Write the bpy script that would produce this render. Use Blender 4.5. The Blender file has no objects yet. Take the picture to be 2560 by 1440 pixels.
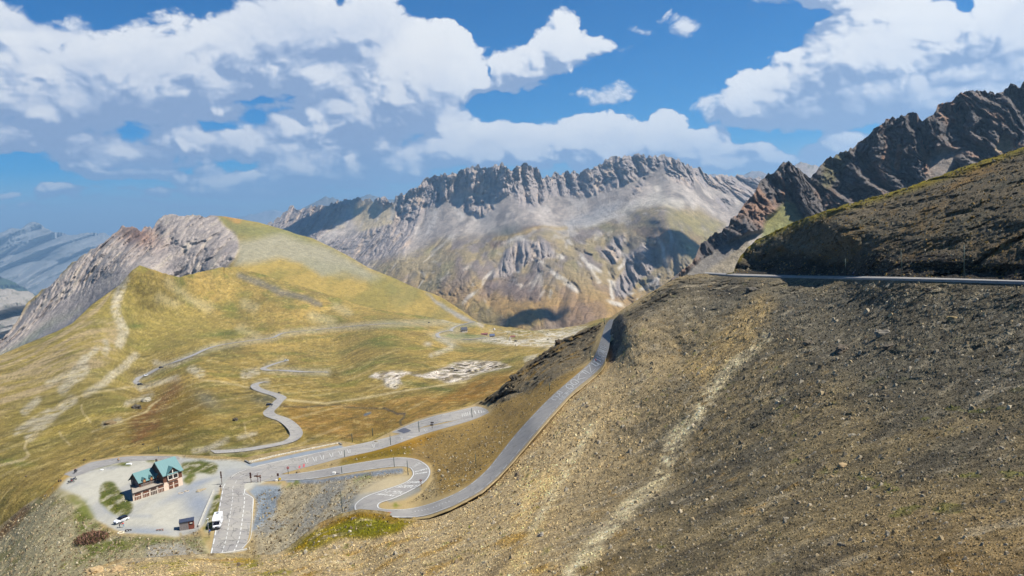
import bpy, math, random
import numpy as np
from mathutils import Vector, Matrix

# ------------------------------------------------------------------ scene, camera, light
SC = bpy.context.scene
COL = SC.collection
FPX = 1900.0                       # focal length in photo pixels (photo 2560 x 1440)
PITCH, ROLL = math.radians(5.7), math.radians(3.0)
FV = np.array([0, math.cos(PITCH), -math.sin(PITCH)])
U0 = np.array([0, math.sin(PITCH), math.cos(PITCH)])
HX = np.array([1.0, 0, 0])
RC = HX * math.cos(ROLL) - U0 * math.sin(ROLL)
UC = HX * math.sin(ROLL) + U0 * math.cos(ROLL)

cd = bpy.data.cameras.new("camera")
cam = bpy.data.objects.new("camera", cd)
COL.objects.link(cam)
cd.sensor_width = 36.0
cd.lens = FPX / 2560.0 * 36.0
cd.clip_start, cd.clip_end = 0.5, 150000.0
m = Matrix.Identity(4)
for i in range(3):
    m[i][0], m[i][1], m[i][2] = RC[i], UC[i], -FV[i]
cam.matrix_world = m
SC.camera = cam

SUN_AZ = -0.12            # sun direction: to the right (+X), a touch beyond (+Y)
SUN_EL = math.radians(52)
SUN_DIR = np.array([math.cos(SUN_EL) * math.cos(SUN_AZ), math.cos(SUN_EL) * math.sin(SUN_AZ), math.sin(SUN_EL)])
sl = bpy.data.lights.new("sun", 'SUN')
sl.energy = 4.9
sl.angle = math.radians(0.5)
sl.color = (1.0, 0.955, 0.88)
so = bpy.data.objects.new("sun", sl)
so.rotation_mode = 'QUATERNION'
so.rotation_quaternion = Vector(SUN_DIR).to_track_quat('Z', 'Y')
COL.objects.link(so)

W = bpy.data.worlds.new("World")
SC.world = W
W.use_nodes = True
nt = W.node_tree
bg = nt.nodes["Background"]
sky = nt.nodes.new("ShaderNodeTexSky")
sky.sky_type = 'NISHITA'
sky.sun_disc = False
sky.sun_elevation = SUN_EL
sky.sun_rotation = math.pi / 2 - SUN_AZ       # measured from +Y towards +X
sky.altitude = 2600
sky.air_density = 1.0
sky.dust_density = 0.15
sky.ozone_density = 4.0
hs = nt.nodes.new("ShaderNodeHueSaturation")
hs.inputs["Saturation"].default_value = 1.9
hs.inputs["Hue"].default_value = 0.503
nt.links.new(sky.outputs[0], hs.inputs["Color"])
nt.links.new(hs.outputs[0], bg.inputs[0])
bg.inputs[1].default_value = 0.066

vs = SC.view_settings
vs.view_transform = 'Standard'
vs.look = 'None'
vs.gamma = 1.0
vs.exposure = 0.72
SC.cycles.max_bounces = 4
SC.cycles.diffuse_bounces = 2
SC.cycles.glossy_bounces = 2
SC.cycles.transmission_bounces = 2
SC.cycles.transparent_max_bounces = 8
SC.cycles.volume_bounces = 0
SC.cycles.use_denoising = True

# ------------------------------------------------------------------ pixel <-> world
def ray(px, py):
    px = np.asarray(px, float); py = np.asarray(py, float)
    x = (px - 1280.0) / FPX; y = (720.0 - py) / FPX
    return FV + x[..., None] * RC + y[..., None] * UC

def at(px, py, D):
    return ray(px, py) * np.asarray(D, float)[..., None]

def Dz(px, py, z):
    """depth at which the line of sight through a photo point meets the level z"""
    return z / ray(px, py)[..., 2]

def proj(P):
    P = np.asarray(P, float)
    d = P @ FV
    return 1280 + FPX * (P @ RC) / d, 720 - FPX * (P @ UC) / d, d

# ------------------------------------------------------------------ noise
_rng = np.random.RandomState(11)
_perm = np.concatenate([_rng.permutation(256)] * 3)
_g = _rng.normal(size=(256, 3)); _g /= np.linalg.norm(_g, axis=1)[:, None]

def perlin(P, seed=0):
    P = np.asarray(P, float) + seed * 17.31
    i = np.floor(P).astype(np.int64); f = P - i; i &= 255
    u = f * f * f * (f * (f * 6 - 15) + 10)
    out = 0.0
    for dx in (0, 1):
        wx = u[..., 0] if dx else 1 - u[..., 0]
        hx = _perm[(i[..., 0] + dx) & 255]
        for dy in (0, 1):
            wy = u[..., 1] if dy else 1 - u[..., 1]
            hy = _perm[hx + ((i[..., 1] + dy) & 255)]
            for dz in (0, 1):
                wz = u[..., 2] if dz else 1 - u[..., 2]
                g = _g[_perm[hy + ((i[..., 2] + dz) & 255)]]
                out = out + wx * wy * wz * (g[..., 0] * (f[..., 0] - dx) + g[..., 1] * (f[..., 1] - dy) + g[..., 2] * (f[..., 2] - dz))
    return out * 1.6

def fbm(P, octv=4, seed=0, gain=0.5):
    a, s, n, Q = 1.0, 0.0, 0.0, np.asarray(P, float)
    for k in range(octv):
        s = s + a * perlin(Q, seed + k); n += a; a *= gain; Q = Q * 2.03
    return s / n * 1.5

def ridged(P, octv=4, seed=0, gain=0.55):
    a, s, n, Q, w = 1.0, 0.0, 0.0, np.asarray(P, float), 1.0
    for k in range(octv):
        v = 1 - np.abs(perlin(Q, seed + k)) * 1.5
        v = np.clip(v, 0, 1) ** 2
        s = s + a * v * w; n += a; w = np.clip(v * 1.6, 0, 1); a *= gain; Q = Q * 2.07
    return s / n

def sm(a, b, x):
    t = np.clip((x - a) / (b - a), 0, 1)
    return t * t * (3 - 2 * t)

# ------------------------------------------------------------------ smooth depth surfaces through surveyed points
class Surf:
    """a smooth ground surface through surveyed points (sight line, depth): thin plate spline of 1/depth, so flats stay flat"""
    def __init__(self, pts, lam=1e-5):
        a = np.array([(p[0], p[1]) for p in pts], float) / 1000.0
        v = np.array([1.0 / p[2] for p in pts])
        self.sc = np.mean(v); v = v / self.sc
        n = len(a)
        r = np.linalg.norm(a[:, None] - a[None], axis=2)
        K = self.phi(r) + lam * np.eye(n)
        Pm = np.hstack([np.ones((n, 1)), a])
        A = np.zeros((n + 3, n + 3)); A[:n, :n] = K; A[:n, n:] = Pm; A[n:, :n] = Pm.T
        self.w = np.linalg.solve(A, np.concatenate([v, np.zeros(3)]))
        self.a = a; self.lo = min(v) * 0.55; self.hi = max(v) * 1.6
    @staticmethod
    def phi(r):
        return np.where(r > 1e-9, r * r * np.log(np.maximum(r, 1e-9)), 0)
    def D(self, px, py):
        px = np.asarray(px, float) / 1000; py = np.asarray(py, float) / 1000
        s = self.w[-3] + self.w[-2] * px + self.w[-1] * py
        for k in range(len(self.a)):
            s = s + self.w[k] * self.phi(np.hypot(px - self.a[k, 0], py - self.a[k, 1]))
        return 1.0 / (np.clip(s, self.lo, self.hi) * self.sc)
    def P(self, px, py):
        return at(px, py, self.D(px, py))

def line(pts, x):
    p = np.array(pts, float)
    return np.interp(x, p[:, 0], p[:, 1])

# ------------------------------------------------------------------ painting of ground cover (rock, scree, grass) by surveyed outline
def lin(c):
    c = np.array(c, float) / 255.0
    return np.where(c <= 0.04045, c / 12.92, ((c + 0.055) / 1.055) ** 2.4)

def poly(px, py, pts, f=12.0):
    pts = np.array(pts, float); n = len(pts)
    inside = np.zeros(px.shape, bool); d2 = np.full(px.shape, 1e18)
    for i in range(n):
        x0, y0 = pts[i]; x1, y1 = pts[(i + 1) % n]
        c = (y0 > py) != (y1 > py)
        with np.errstate(divide='ignore', invalid='ignore'):
            xi = (x1 - x0) * (py - y0) / (y1 - y0 + 1e-12) + x0
        inside ^= c & (px < xi)
        dx, dy = x1 - x0, y1 - y0
        t = np.clip(((px - x0) * dx + (py - y0) * dy) / (dx * dx + dy * dy + 1e-9), 0, 1)
        d2 = np.minimum(d2, (px - x0 - t * dx) ** 2 + (py - y0 - t * dy) ** 2)
    d = np.sqrt(d2) * np.where(inside, 1, -1)
    return sm(-f, f, d)

def stroke(px, py, pts, w, f=None):
    """soft line; w = half width in px, or one per point"""
    pts = np.array(pts, float); n = len(pts)
    w = np.full(n, float(w)) if np.isscalar(w) else np.array(w, float)
    best = np.full(px.shape, 1e9)
    for i in range(n - 1):
        x0, y0 = pts[i]; x1, y1 = pts[i + 1]
        dx, dy = x1 - x0, y1 - y0
        t = np.clip(((px - x0) * dx + (py - y0) * dy) / (dx * dx + dy * dy + 1e-9), 0, 1)
        d = np.hypot(px - x0 - t * dx, py - y0 - t * dy) - (w[i] + (w[i + 1] - w[i]) * t)
        best = np.minimum(best, d)
    f = f or 2.0
    return 1 - sm(-f * 0.5, f, best)

def blob(px, py, cx, cy, rx, ry, ang=0.0):
    c, s = math.cos(math.radians(ang)), math.sin(math.radians(ang))
    dx, dy = px - cx, py - cy
    u = (dx * c - dy * s) / rx; v = (dx * s + dy * c) / ry
    return np.exp(-(u * u + v * v) * 1.2)

def crest(px, py, top, far=90.0):
    """distance in px below a crest line, capped"""
    t = np.array(top, float)
    v = py - np.interp(px, t[:, 0], t[:, 1])
    out = np.full(px.shape, far)
    near = v < far * 2.2
    if near.any():
        x, y = px[near], py[near]; best = np.full(x.shape, far)
        for i in range(len(t) - 1):
            x0, y0 = t[i]; x1, y1 = t[i + 1]; dx, dy = x1 - x0, y1 - y0
            q = np.clip(((x - x0) * dx + (y - y0) * dy) / (dx * dx + dy * dy), 0, 1)
            best = np.minimum(best, np.hypot(x - x0 - q * dx, y - y0 - q * dy))
        out[near] = best
    return out

class Paint:
    def __init__(self, n, c):
        self.c = np.tile(lin(c), (n, 1))
    def mix(self, c, w):
        w = np.clip(w, 0, 1)[:, None]
        self.c = self.c * (1 - w) + lin(c) * w
    def mul(self, f):
        self.c = self.c * np.asarray(f)[:, None]

def sat(c, k):
    g = (c @ np.array([.25, .6, .15]))[:, None]
    return np.clip(g + (c - g) * k, 0.005, 1)
ALB = 0.74      # sunlit display colour -> base colour

def mesh_obj(name, V, Q, col=None, smooth=True, mat=None, parent=None, alpha=None):
    """V (n,3), Q (m,4) or (m,3) index arrays -> one mesh object"""
    V = np.asarray(V, np.float32); Q = np.asarray(Q, np.int32)
    me = bpy.data.meshes.new(name)
    k = Q.shape[1]
    me.vertices.add(len(V)); me.vertices.foreach_set("co", V.ravel())
    me.loops.add(Q.size); me.loops.foreach_set("vertex_index", Q.ravel())
    me.polygons.add(len(Q))
    me.polygons.foreach_set("loop_start", np.arange(0, Q.size, k, dtype=np.int32))
    me.polygons.foreach_set("loop_total", np.full(len(Q), k, np.int32))
    me.polygons.foreach_set("use_smooth", np.full(len(Q), smooth))
    me.update(calc_edges=True)
    if col is not None:
        at_ = me.color_attributes.new("Col", 'FLOAT_COLOR', 'POINT')
        a = np.ones((len(V), 4), np.float32); a[:, :3] = col
        if alpha is not None: a[:, 3] = alpha
        at_.data.foreach_set("color", a.ravel())
    if mat: me.materials.append(mat)
    o = bpy.data.objects.new(name, me); COL.objects.link(o)
    if parent: o.parent = parent
    return o

def tag(o, label=None, cat=None, group=None, kind=None):
    if label: o['label'] = label
    if cat: o['category'] = cat
    if group: o['group'] = group
    if kind: o['kind'] = kind
    return o

# ------------------------------------------------------------------ materials
def mat_ground(name, s1, s2, bump=0.4, var=0.35, speck=0.0, rough=0.95, sx=(1, 1, 1)):
    """cover colour from the survey, broken up by two scales of noise (sizes in metres) and a bump of the same"""
    m = bpy.data.materials.new(name); m.use_nodes = True
    n, l = m.node_tree.nodes, m.node_tree.links
    b = n["Principled BSDF"]; b.inputs["Roughness"].default_value = rough
    b.inputs["Specular IOR Level"].default_value = 0.15
    a = n.new("ShaderNodeAttribute"); a.attribute_name = "Col"
    tc = n.new("ShaderNodeTexCoord"); mp = n.new("ShaderNodeMapping")
    mp.inputs["Scale"].default_value = sx
    l.new(tc.outputs["Object"], mp.inputs[0])
    def noise(size, det, rgh=0.65):
        t = n.new("ShaderNodeTexNoise"); t.inputs["Scale"].default_value = 1.0 / size
        t.inputs["Detail"].default_value = det; t.inputs["Roughness"].default_value = rgh
        l.new(mp.outputs[0], t.inputs["Vector"]); return t
    t1, t2 = noise(s1, 4), noise(s2, 5, 0.75)
    ad = n.new("ShaderNodeMath"); ad.operation = 'ADD'
    l.new(t1.outputs["Fac"], ad.inputs[0]); l.new(t2.outputs["Fac"], ad.inputs[1])
    mr = n.new("ShaderNodeMapRange"); mr.inputs[1].default_value = 0.7; mr.inputs[2].default_value = 1.3
    mr.inputs[3].default_value = 1 - var; mr.inputs[4].default_value = 1 + var
    l.new(ad.outputs[0], mr.inputs[0])
    f = mr.outputs[0]
    if speck:
        v = n.new("ShaderNodeTexVoronoi"); v.inputs["Scale"].default_value = 1.0 / (s2 * 0.8)
        l.new(mp.outputs[0], v.inputs["Vector"])
        r2 = n.new("ShaderNodeSeparateColor"); l.new(v.outputs["Color"], r2.inputs[0])
        m2 = n.new("ShaderNodeMapRange"); m2.inputs[3].default_value = 1 - speck; m2.inputs[4].default_value = 1 + speck
        l.new(r2.outputs[0], m2.inputs[0])
        mu = n.new("ShaderNodeMath"); mu.operation = 'MULTIPLY'
        l.new(f, mu.inputs[0]); l.new(m2.outputs[0], mu.inputs[1]); f = mu.outputs[0]
    gm = n.new("ShaderNodeMix"); gm.data_type = 'FLOAT'; gm.inputs[2].default_value = 1.0     # alpha = how coarse the cover is
    l.new(a.outputs["Alpha"], gm.inputs[0]); l.new(f, gm.inputs[3]); f = gm.outputs[0]
    vm = n.new("ShaderNodeVectorMath"); vm.operation = 'SCALE'
    l.new(a.outputs["Color"], vm.inputs[0]); l.new(f, vm.inputs["Scale"])
    l.new(vm.outputs[0], b.inputs["Base Color"])
    bp = n.new("ShaderNodeBump"); bp.inputs["Distance"].default_value = s1 * 0.5
    bs = n.new("ShaderNodeMath"); bs.operation = 'MULTIPLY'; bs.inputs[1].default_value = bump
    l.new(a.outputs["Alpha"], bs.inputs[0]); l.new(bs.outputs[0], bp.inputs["Strength"])
    l.new(ad.outputs[0], bp.inputs["Height"]); l.new(bp.outputs[0], b.inputs["Normal"])
    return m

_mats = {}
def mat(name, c, rough=0.7, metal=0.0, var=0.0, size=0.3, bump=0.0, spec=0.4, stripe=None):
    """plain painted/woven/wooden surface with slight procedural variation; c = display sRGB"""
    if name in _mats: return _mats[name]
    m = bpy.data.materials.new(name); m.use_nodes = True
    n, l = m.node_tree.nodes, m.node_tree.links
    b = n["Principled BSDF"]; b.inputs["Roughness"].default_value = rough; b.inputs["Metallic"].default_value = metal
    b.inputs["Specular IOR Level"].default_value = spec
    base = lin(c)
    tc = n.new("ShaderNodeTexCoord"); t = n.new("ShaderNodeTexNoise")
    t.inputs["Scale"].default_value = 1 / size; t.inputs["Detail"].default_value = 4
    if stripe:
        mp = n.new("ShaderNodeMapping"); mp.inputs["Scale"].default_value = stripe
        l.new(tc.outputs["Object"], mp.inputs[0]); l.new(mp.outputs[0], t.inputs["Vector"])
    else:
        l.new(tc.outputs["Object"], t.inputs["Vector"])
    mx = n.new("ShaderNodeMix"); mx.data_type = 'RGBA'
    v = var or 0.08
    mx.inputs[6].default_value = (*(base * (1 - v)), 1); mx.inputs[7].default_value = (*np.clip(base * (1 + v), 0, 0.9), 1)
    mr = n.new("ShaderNodeMapRange"); mr.inputs[1].default_value = 0.35; mr.inputs[2].default_value = 0.65
    l.new(t.outputs["Fac"], mr.inputs[0]); l.new(mr.outputs[0], mx.inputs[0]); l.new(mx.outputs[2], b.inputs["Base Color"])
    if bump:
        bp = n.new("ShaderNodeBump"); bp.inputs["Strength"].default_value = bump; bp.inputs["Distance"].default_value = 0.05
        l.new(t.outputs["Fac"], bp.inputs["Height"]); l.new(bp.outputs[0], b.inputs["Normal"])
    _mats[name] = m
    return m

GRID = {}
def on(key, px, py, lift=0.0):
    """the point of the finished ground on a line of sight"""
    xs, G_, D2 = GRID[key]
    px = np.atleast_1d(np.asarray(px, float)); py = np.atleast_1d(np.asarray(py, float))
    D = np.empty(px.shape)
    fx = np.clip((px - xs[0]) / (xs[1] - xs[0]), 0, len(xs) - 1.001)
    o_ = np.argsort(fx); cuts = np.searchsorted(fx[o_].astype(int), np.arange(len(xs) + 1))
    for i in range(len(xs) - 1):
        k = o_[cuts[i]:cuts[i + 1]]
        if len(k):
            a = fx[k] - i
            D[k] = np.interp(-py[k], -G_[:, i], D2[:, i]) * (1 - a) + np.interp(-py[k], -G_[:, i + 1], D2[:, i + 1]) * a
    P = at(px, py, D); P[:, 2] += lift
    return P

# ------------------------------------------------------------------ ground sheets
def sheet(name, surf, x0, x1, step, top, bot, disp, paint, material, back=((4, -2), (20, -14), (80, -60)), jag=None, ystep=None, label=None, key=None, satur=1.12, grain=None, alb=1.0):
    """a stretch of ground between a far crest line and a near (hidden) lower line, with its far side dropping away behind the crest"""
    xs = np.arange(x0, x1 + step, step, dtype=float)
    tp = line(top, xs) if not callable(top) else top(xs)
    if jag is not None: tp = tp + jag(xs)
    bt = line(bot, xs) if not callable(bot) else bot(xs)
    rows = int(np.max(bt - tp) / (ystep or step)) + 2
    t = np.linspace(0, 1, rows)
    w = 41                                      # even rows below, rows that follow the crest only near it
    sm_t = np.convolve(np.pad(np.maximum(tp, 0), w, mode='edge'), np.ones(2 * w + 1) / (2 * w + 1), 'valid')
    mid = np.minimum(np.maximum(sm_t, tp) + 45, (tp + bt) / 2)
    ta = np.clip(t / 0.8, 0, 1)[:, None]; tb = np.clip((t - 0.8) / 0.2, 0, 1)[:, None]
    px = np.repeat(xs[None], rows, 0); py = bt + (mid - bt) * ta + (tp - mid) * tb
    D = surf.D(px, py)
    P = at(px, py, D)
    e = disp(px.ravel(), py.ravel(), P.reshape(-1, 3)).reshape(px.shape)     # metres towards / away from the viewer
    D2 = np.maximum(D + e, 5)
    P2 = at(px, py, D2)
    c = paint(px.ravel(), py.ravel(), P.reshape(-1, 3)).reshape(rows, len(xs), 3)
    if key: GRID[key] = (xs, py, D2)
    rows_P, rows_c = [P2], [c]
    hd = P2[-1].copy(); hd[:, 2] = 0; hd /= np.linalg.norm(hd, axis=1)[:, None]
    for b, dn in back:
        q = P2[-1] + hd * b; q[:, 2] += dn
        rows_P.append(q[None]); rows_c.append(c[-1][None])
    PP = np.concatenate(rows_P); CC = np.concatenate(rows_c)
    R, Cn = PP.shape[:2]
    al = None
    if grain is not None:
        g_ = grain(px.ravel(), py.ravel()).reshape(rows, len(xs)); al = np.concatenate([g_] + [g_[-1:]] * len(back)).ravel()
    idx = np.arange(R * Cn).reshape(R, Cn)
    Q = np.stack([idx[:-1, :-1], idx[:-1, 1:], idx[1:, 1:], idx[1:, :-1]], -1).reshape(-1, 4)
    o = mesh_obj(name, PP.reshape(-1, 3), Q, sat(CC.reshape(-1, 3), satur) * ALB * alb, True, material, alpha=al)
    tag(o, label, kind='structure')
    return o
# ------------------------------------------------------------------ surveyed surfaces
def lev(px, py, z): return (px, py, float(Dz(px, py, z)))

S_MASS = Surf([(690,550,5600),(800,511,5400),(890,495,5200),(1040,470,4700),(1200,415,4500),(1320,410,4300),(1360,445,4500),(1500,411,4400),
    (1600,385,4200),(1700,400,4000),(1780,445,4200),(1880,446,4300),(1200,560,4000),(1400,520,4000),(1650,480,3600),(1050,600,4000),(900,580,4700),
    (1250,590,3400),(1400,575,3400),(1664,512,3150),(1550,545,3350),(1350,600,3050),(1690,590,2850),(1500,650,2750),(1280,680,2750),(1150,650,3000),
    (1000,650,3400),(800,600,4600),(1100,740,2600),(1300,740,2300),(1350,800,2000),(1550,720,2450),(1600,760,2300),(1500,790,2000),(1740,680,2600),(1850,560,3300)], 3e-5)
S_CRAG = Surf([(2300,290,1050),(2210,305,1050),(2560,215,1060),(1960,410,1050),(2070,400,1070),(1905,560,930),(1850,600,870),(1800,600,900),(1700,690,770),
    (1600,750,700),(2560,360,980),(2150,560,930),(2000,560,930),(2350,430,970),(1900,480,1000)], 1e-5)
S_LEFT = Surf([(430,540,1800),(306,566,1880),(560,545,1750),(700,575,1750),(150,690,1740),(0,850,1560),(0,900,1440),(200,760,1560),(345,680,1500),(450,700,1500),
    (600,668,1404),(700,700,1404),(650,684,1405),(775,723,1404),(850,745,1406),(1000,780,1400),(1100,798,1388),(950,690,1600),(1190,806,1370),(1050,725,1600),(780,600,1750)], 1e-5)
S_VAL = Surf([(345,664,1000),(0,890,720),(180,810,850),(447,692,1150),(560,670,1330),(600,668,1398),(650,684,1398),(700,700,1398),(775,723,1397),(850,745,1399),(1000,780,1394),(1100,798,1380),(1190,806,1360),(1250,816,1380),(1450,812,1320),
    (1500,797,1280),(1160,830,1230),(1230,843,1170),(700,840,1000),(550,870,840),(400,920,690),(345,960,590),(1150,862,1000),(850,900,780),(700,915,680),
    (950,930,560),(960,990,430),(1200,925,620),(1300,880,820),(1400,860,950),(640,962,480),(850,1050,330),(1000,1020,370),(700,1000,380),(740,1090,290),
    (600,1128,258),(400,1130,252),(200,1150,262),(0,1200,255),(0,1350,225),(0,1000,440),(150,1000,430),(300,1000,410),(500,985,400),(1200,980,430),
    (1290,960,450),(450,1050,320),(600,1040,330),(1100,1050,320),(800,1120,262),(250,900,640),(1510,900,700)], 1e-5)
S_NEAR = Surf([lev(150,1215,-66),lev(300,1250,-66),lev(450,1330,-66),lev(250,1320,-66.3),lev(520,1200,-66),lev(430,1290,-66),lev(200,1180,-66.5),lev(400,1145,-67),
    lev(640,1180,-66),lev(560,1300,-66),lev(600,1370,-66),lev(720,1145,-66.5),lev(850,1115,-67.5),lev(1000,1095,-69),lev(1100,1040,-72),lev(1210,1025,-74),
    lev(990,1080,-73),lev(800,1180,-65.5),lev(980,1155,-64),lev(1060,1175,-63),lev(1000,1230,-61.5),lev(905,1265,-60),lev(1000,1284,-58.5),lev(1100,1262,-57.5),
    lev(1230,1170,-56),lev(1330,1050,-53),lev(1430,970,-51),lev(1500,890,-49),lev(1535,805,-47),(1200,1080,228),(1060,1120,225),lev(800,1260,-64.5),lev(700,1300,-67.5),
    (1400,930,262),(1300,980,280),(1270,955,300),(1350,885,335),(1425,840,345),(1505,806,345),(1600,745,350),(1700,690,350),(1480,900,262),
    (0,1318,210),(60,1350,178),(0,1440,165),(150,1380,160),(400,1400,148),(520,1400,150),(1040,1255,163)], 2e-6)
S_FORE = Surf([(1545,789,292),(1600,752,292),(1700,692,300),(1765,683,310),(1840,688,278),(2100,693,198),(2250,698,136),(2410,703,110),(2560,708,92),
    (1520,900,246),(1524,870,262),(1528,830,285),(1556,870,238),(1562,820,255),
    lev(1463,962,-50.3),lev(1375,1047,-52.3),lev(1283,1155,-54.3),lev(1205,1232,-56.3),lev(1120,1277,-57.4),lev(1065,1296,-58),
    (1700,900,200),(1500,1000,186),(1300,1200,148),(1500,1200,116),(1700,1200,90),(2000,1200,62),(2300,1200,48),(2560,1200,41),(2560,900,68),(2300,900,88),(2000,900,125),
    (1300,1440,62),(1000,1440,88),(700,1440,110),(400,1440,112),(215,1440,124),(1600,1440,48),(2000,1440,36),(2560,1440,27),(1100,1310,134),(900,1400,118),
    (900,1282,149),(780,1340,143),(720,1378,143),(620,1394,146),(530,1390,146),(300,1404,138),(1850,780,215),(2100,780,155),(1700,1000,150)], 2e-6)
S_HILL = Surf([(2560,367,205),(2430,410,218),(2190,490,240),(2000,550,275),(1890,600,305),(1850,640,300),(1838,682,284),(2100,693,203),(2250,697,141),(2410,702,115),
    (2560,706,97),(2400,600,140),(2100,600,212),(2560,550,124),(1950,640,268),(2250,652,156),(2410,658,128),(2100,648,222),(1880,655,290),(2520,668,110)], 2e-6)

SQ = np.array([1.0, 0.22, 1.0])
def cols(P, sx, sy, sz): return P * np.array([1.0 / sx, 1.0 / sy, 1.0 / sz])

TOP_MASS = [(640,575),(672,560),(707,535),(726,517),(732,514),(747,526),(765,521),(782,511),(792,515),(825,511),(852,501),(890,495),(935,501),(945,495),(957,488),(965,494),(972,507),(984,505),(989,487),(1015,482),(1037,472),(1052,462),(1065,445),(1102,437),(1140,430),(1170,421),(1197,414),(1220,420),(1240,412),(1257,407),(1267,417),(1281,426),(1290,414),(1317,409),(1332,420),(1340,415),(1355,441),(1375,440),(1390,431),(1402,435),(1415,426),(1426,435),(1437,425),(1449,435),(1465,421),(1490,419),(1502,411),(1512,402),(1525,394),(1540,392),(1570,390),(1597,383),(1615,392),(1630,392),(1640,389),(1665,389),(1697,397),(1705,410),(1727,414),(1752,422),(1767,435),(1785,445),(1790,437),(1822,440),(1840,437),(1865,442),(1900,446),(1960,480)]
TOP_CRAG = [(1520,800),(1540,790),(1600,752),(1652,720),(1697,682),(1730,655),(1742,635),(1752,612),(1785,585),(1802,577),(1823,567),(1827,547),(1845,535),(1860,510),(1880,492),(1894,461),(1910,449),(1922,433),(1935,427),(1954,408),(1979,405),(1991,417),(2025,442),(2054,414),(2072,396),(2135,367),(2163,342),(2210,305),(2222,296),(2244,294),(2272,283),(2294,283),(2305,306),(2338,280),(2344,264),(2363,260),(2376,255),(2400,236),(2426,228),(2463,227),(2485,235),(2510,227),(2526,211),(2551,219),(2560,202),(2640,180)]
TOP_LEFT = [(-60,900),(0,851),(22,831),(42,806),(65,758),(84,741),(98,730),(127,711),(146,696),(152,687),(174,663),(197,646),(219,632),(225,621),(247,615),(267,598),(290,578),(306,564),(318,571),(332,566),(354,578),(360,567),(377,567),(380,574),(394,553),(408,538),(433,538),(461,540),(489,536),(515,543),(526,538),(562,541),(647,556),(720,577),(740,585),(780,595),(837,622),(875,642),(922,670),(990,697),(1032,717),(1085,735),(1110,747),(1140,767),(1167,785),(1190,802),(1207,812),(1240,835)]
TOP_VAL = [(-60,912),(0,888),(60,862),(140,829),(180,809),(230,761),(298,713),(330,676),(349,663),(365,668),(400,680),(447,694),(490,682),(545,669),(575,668),(600,668),(700,700),(850,745),(1000,780),(1100,798),(1190,806),(1250,816),(1290,820),(1330,826),(1400,820),(1450,812),(1500,797),(1560,790)]
TOP_NEAR = [(-60,1365),(0,1318),(60,1268),(110,1235),(150,1198),(165,1182),(192,1169),(225,1154),(262,1147),(312,1139),(375,1137),(440,1138),(500,1141),(560,1143),(612,1146),(700,1128),(780,1113),(850,1104),(880,1109),(905,1116),(930,1104),(972,1083),(1000,1068),(1040,1051),(1082,1038),(1147,1023),(1180,1013),(1210,999),(1247,975),(1265,958),(1280,945),(1315,908),(1345,890),(1372,873),(1395,858),(1397,848),(1407,849),(1435,839),(1450,829),(1472,819),(1505,806),(1518,800),(1540,784),(1600,745),(1700,690)]
TOP_FORE = [(180,1475),(215,1442),(240,1425),(300,1403),(380,1400),(450,1394),(530,1389),(600,1389),(618,1393),(690,1393),(720,1376),(760,1342),(800,1312),(850,1290),(900,1278),(950,1282),(1000,1291),(1035,1299),(1070,1297),(1120,1278),(1165,1256),(1205,1233),(1245,1198),(1283,1156),(1325,1106),(1375,1048),(1425,993),(1463,963),(1503,928),(1519,900),(1522,860),(1527,825),(1534,800),(1545,788),(1560,776),(1590,757),(1640,725),(1690,697),(1715,687),(1765,684),(1840,691),(2000,695),(2200,700),(2400,706),(2640,714)]
TOP_HILL = [(1815,684),(1835,680),(1838,665),(1850,642),(1870,618),(1890,600),(1940,575),(2000,550),(2100,515),(2190,490),(2300,457),(2430,410),(2560,367),(2640,340)]

def jagger(amp, wl, seed, x0=-1e9, x1=1e9, soft=30):
    def f(x):
        q = np.stack([x / wl, x * 0 + seed, x * 0], -1)
        s = (np.clip(fbm(q, 5, seed, 0.6) * 1.6, -.5, .42) + 0.3 * (ridged(q * 1.7, 3, seed) - .4)) * amp
        return s * -1 * sm(x0, x0 + soft, x) * (1 - sm(x1 - soft, x1, x))
    return f

# ------------------------------------------------------------------ far ranges, each its own hills
def far_range(name, top, D, bottom, colr, rel, seed, x_step=2.5):
    s = Surf([(top[0][0], top[0][1], D), (top[-1][0], top[-1][1], D), (top[len(top)//2][0], top[len(top)//2][1], D * 1.03), (top[0][0], bottom, D * 0.75), (top[-1][0], bottom, D * 0.75)], 1e-3)
    def disp(px, py, P):
        return (ridged(cols(P, D * 0.05, D * 0.5, D * 0.12), 4, seed, .45) - 0.4) * D * rel
    def paint(px, py, P):
        p = Paint(len(px), colr)
        n = fbm(cols(P, D * 0.01, D * 0.01, D * 0.03), 5, seed + 3)
        p.mix((190, 182, 172), sm(0.25, 0.6, n) * 0.15)
        p.mix((80, 84, 62), sm(0.1, 0.6, -n) * 0.7)
        return p.c
    return sheet(name, s, top[0][0], top[-1][0], x_step, top, lambda x: x * 0 + bottom, disp, paint, M_FAR,
                 back=((D * 0.05, -D * 0.03), (D * 0.2, -D * 0.2)), jag=jagger(4, 30, seed), ystep=3)

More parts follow.
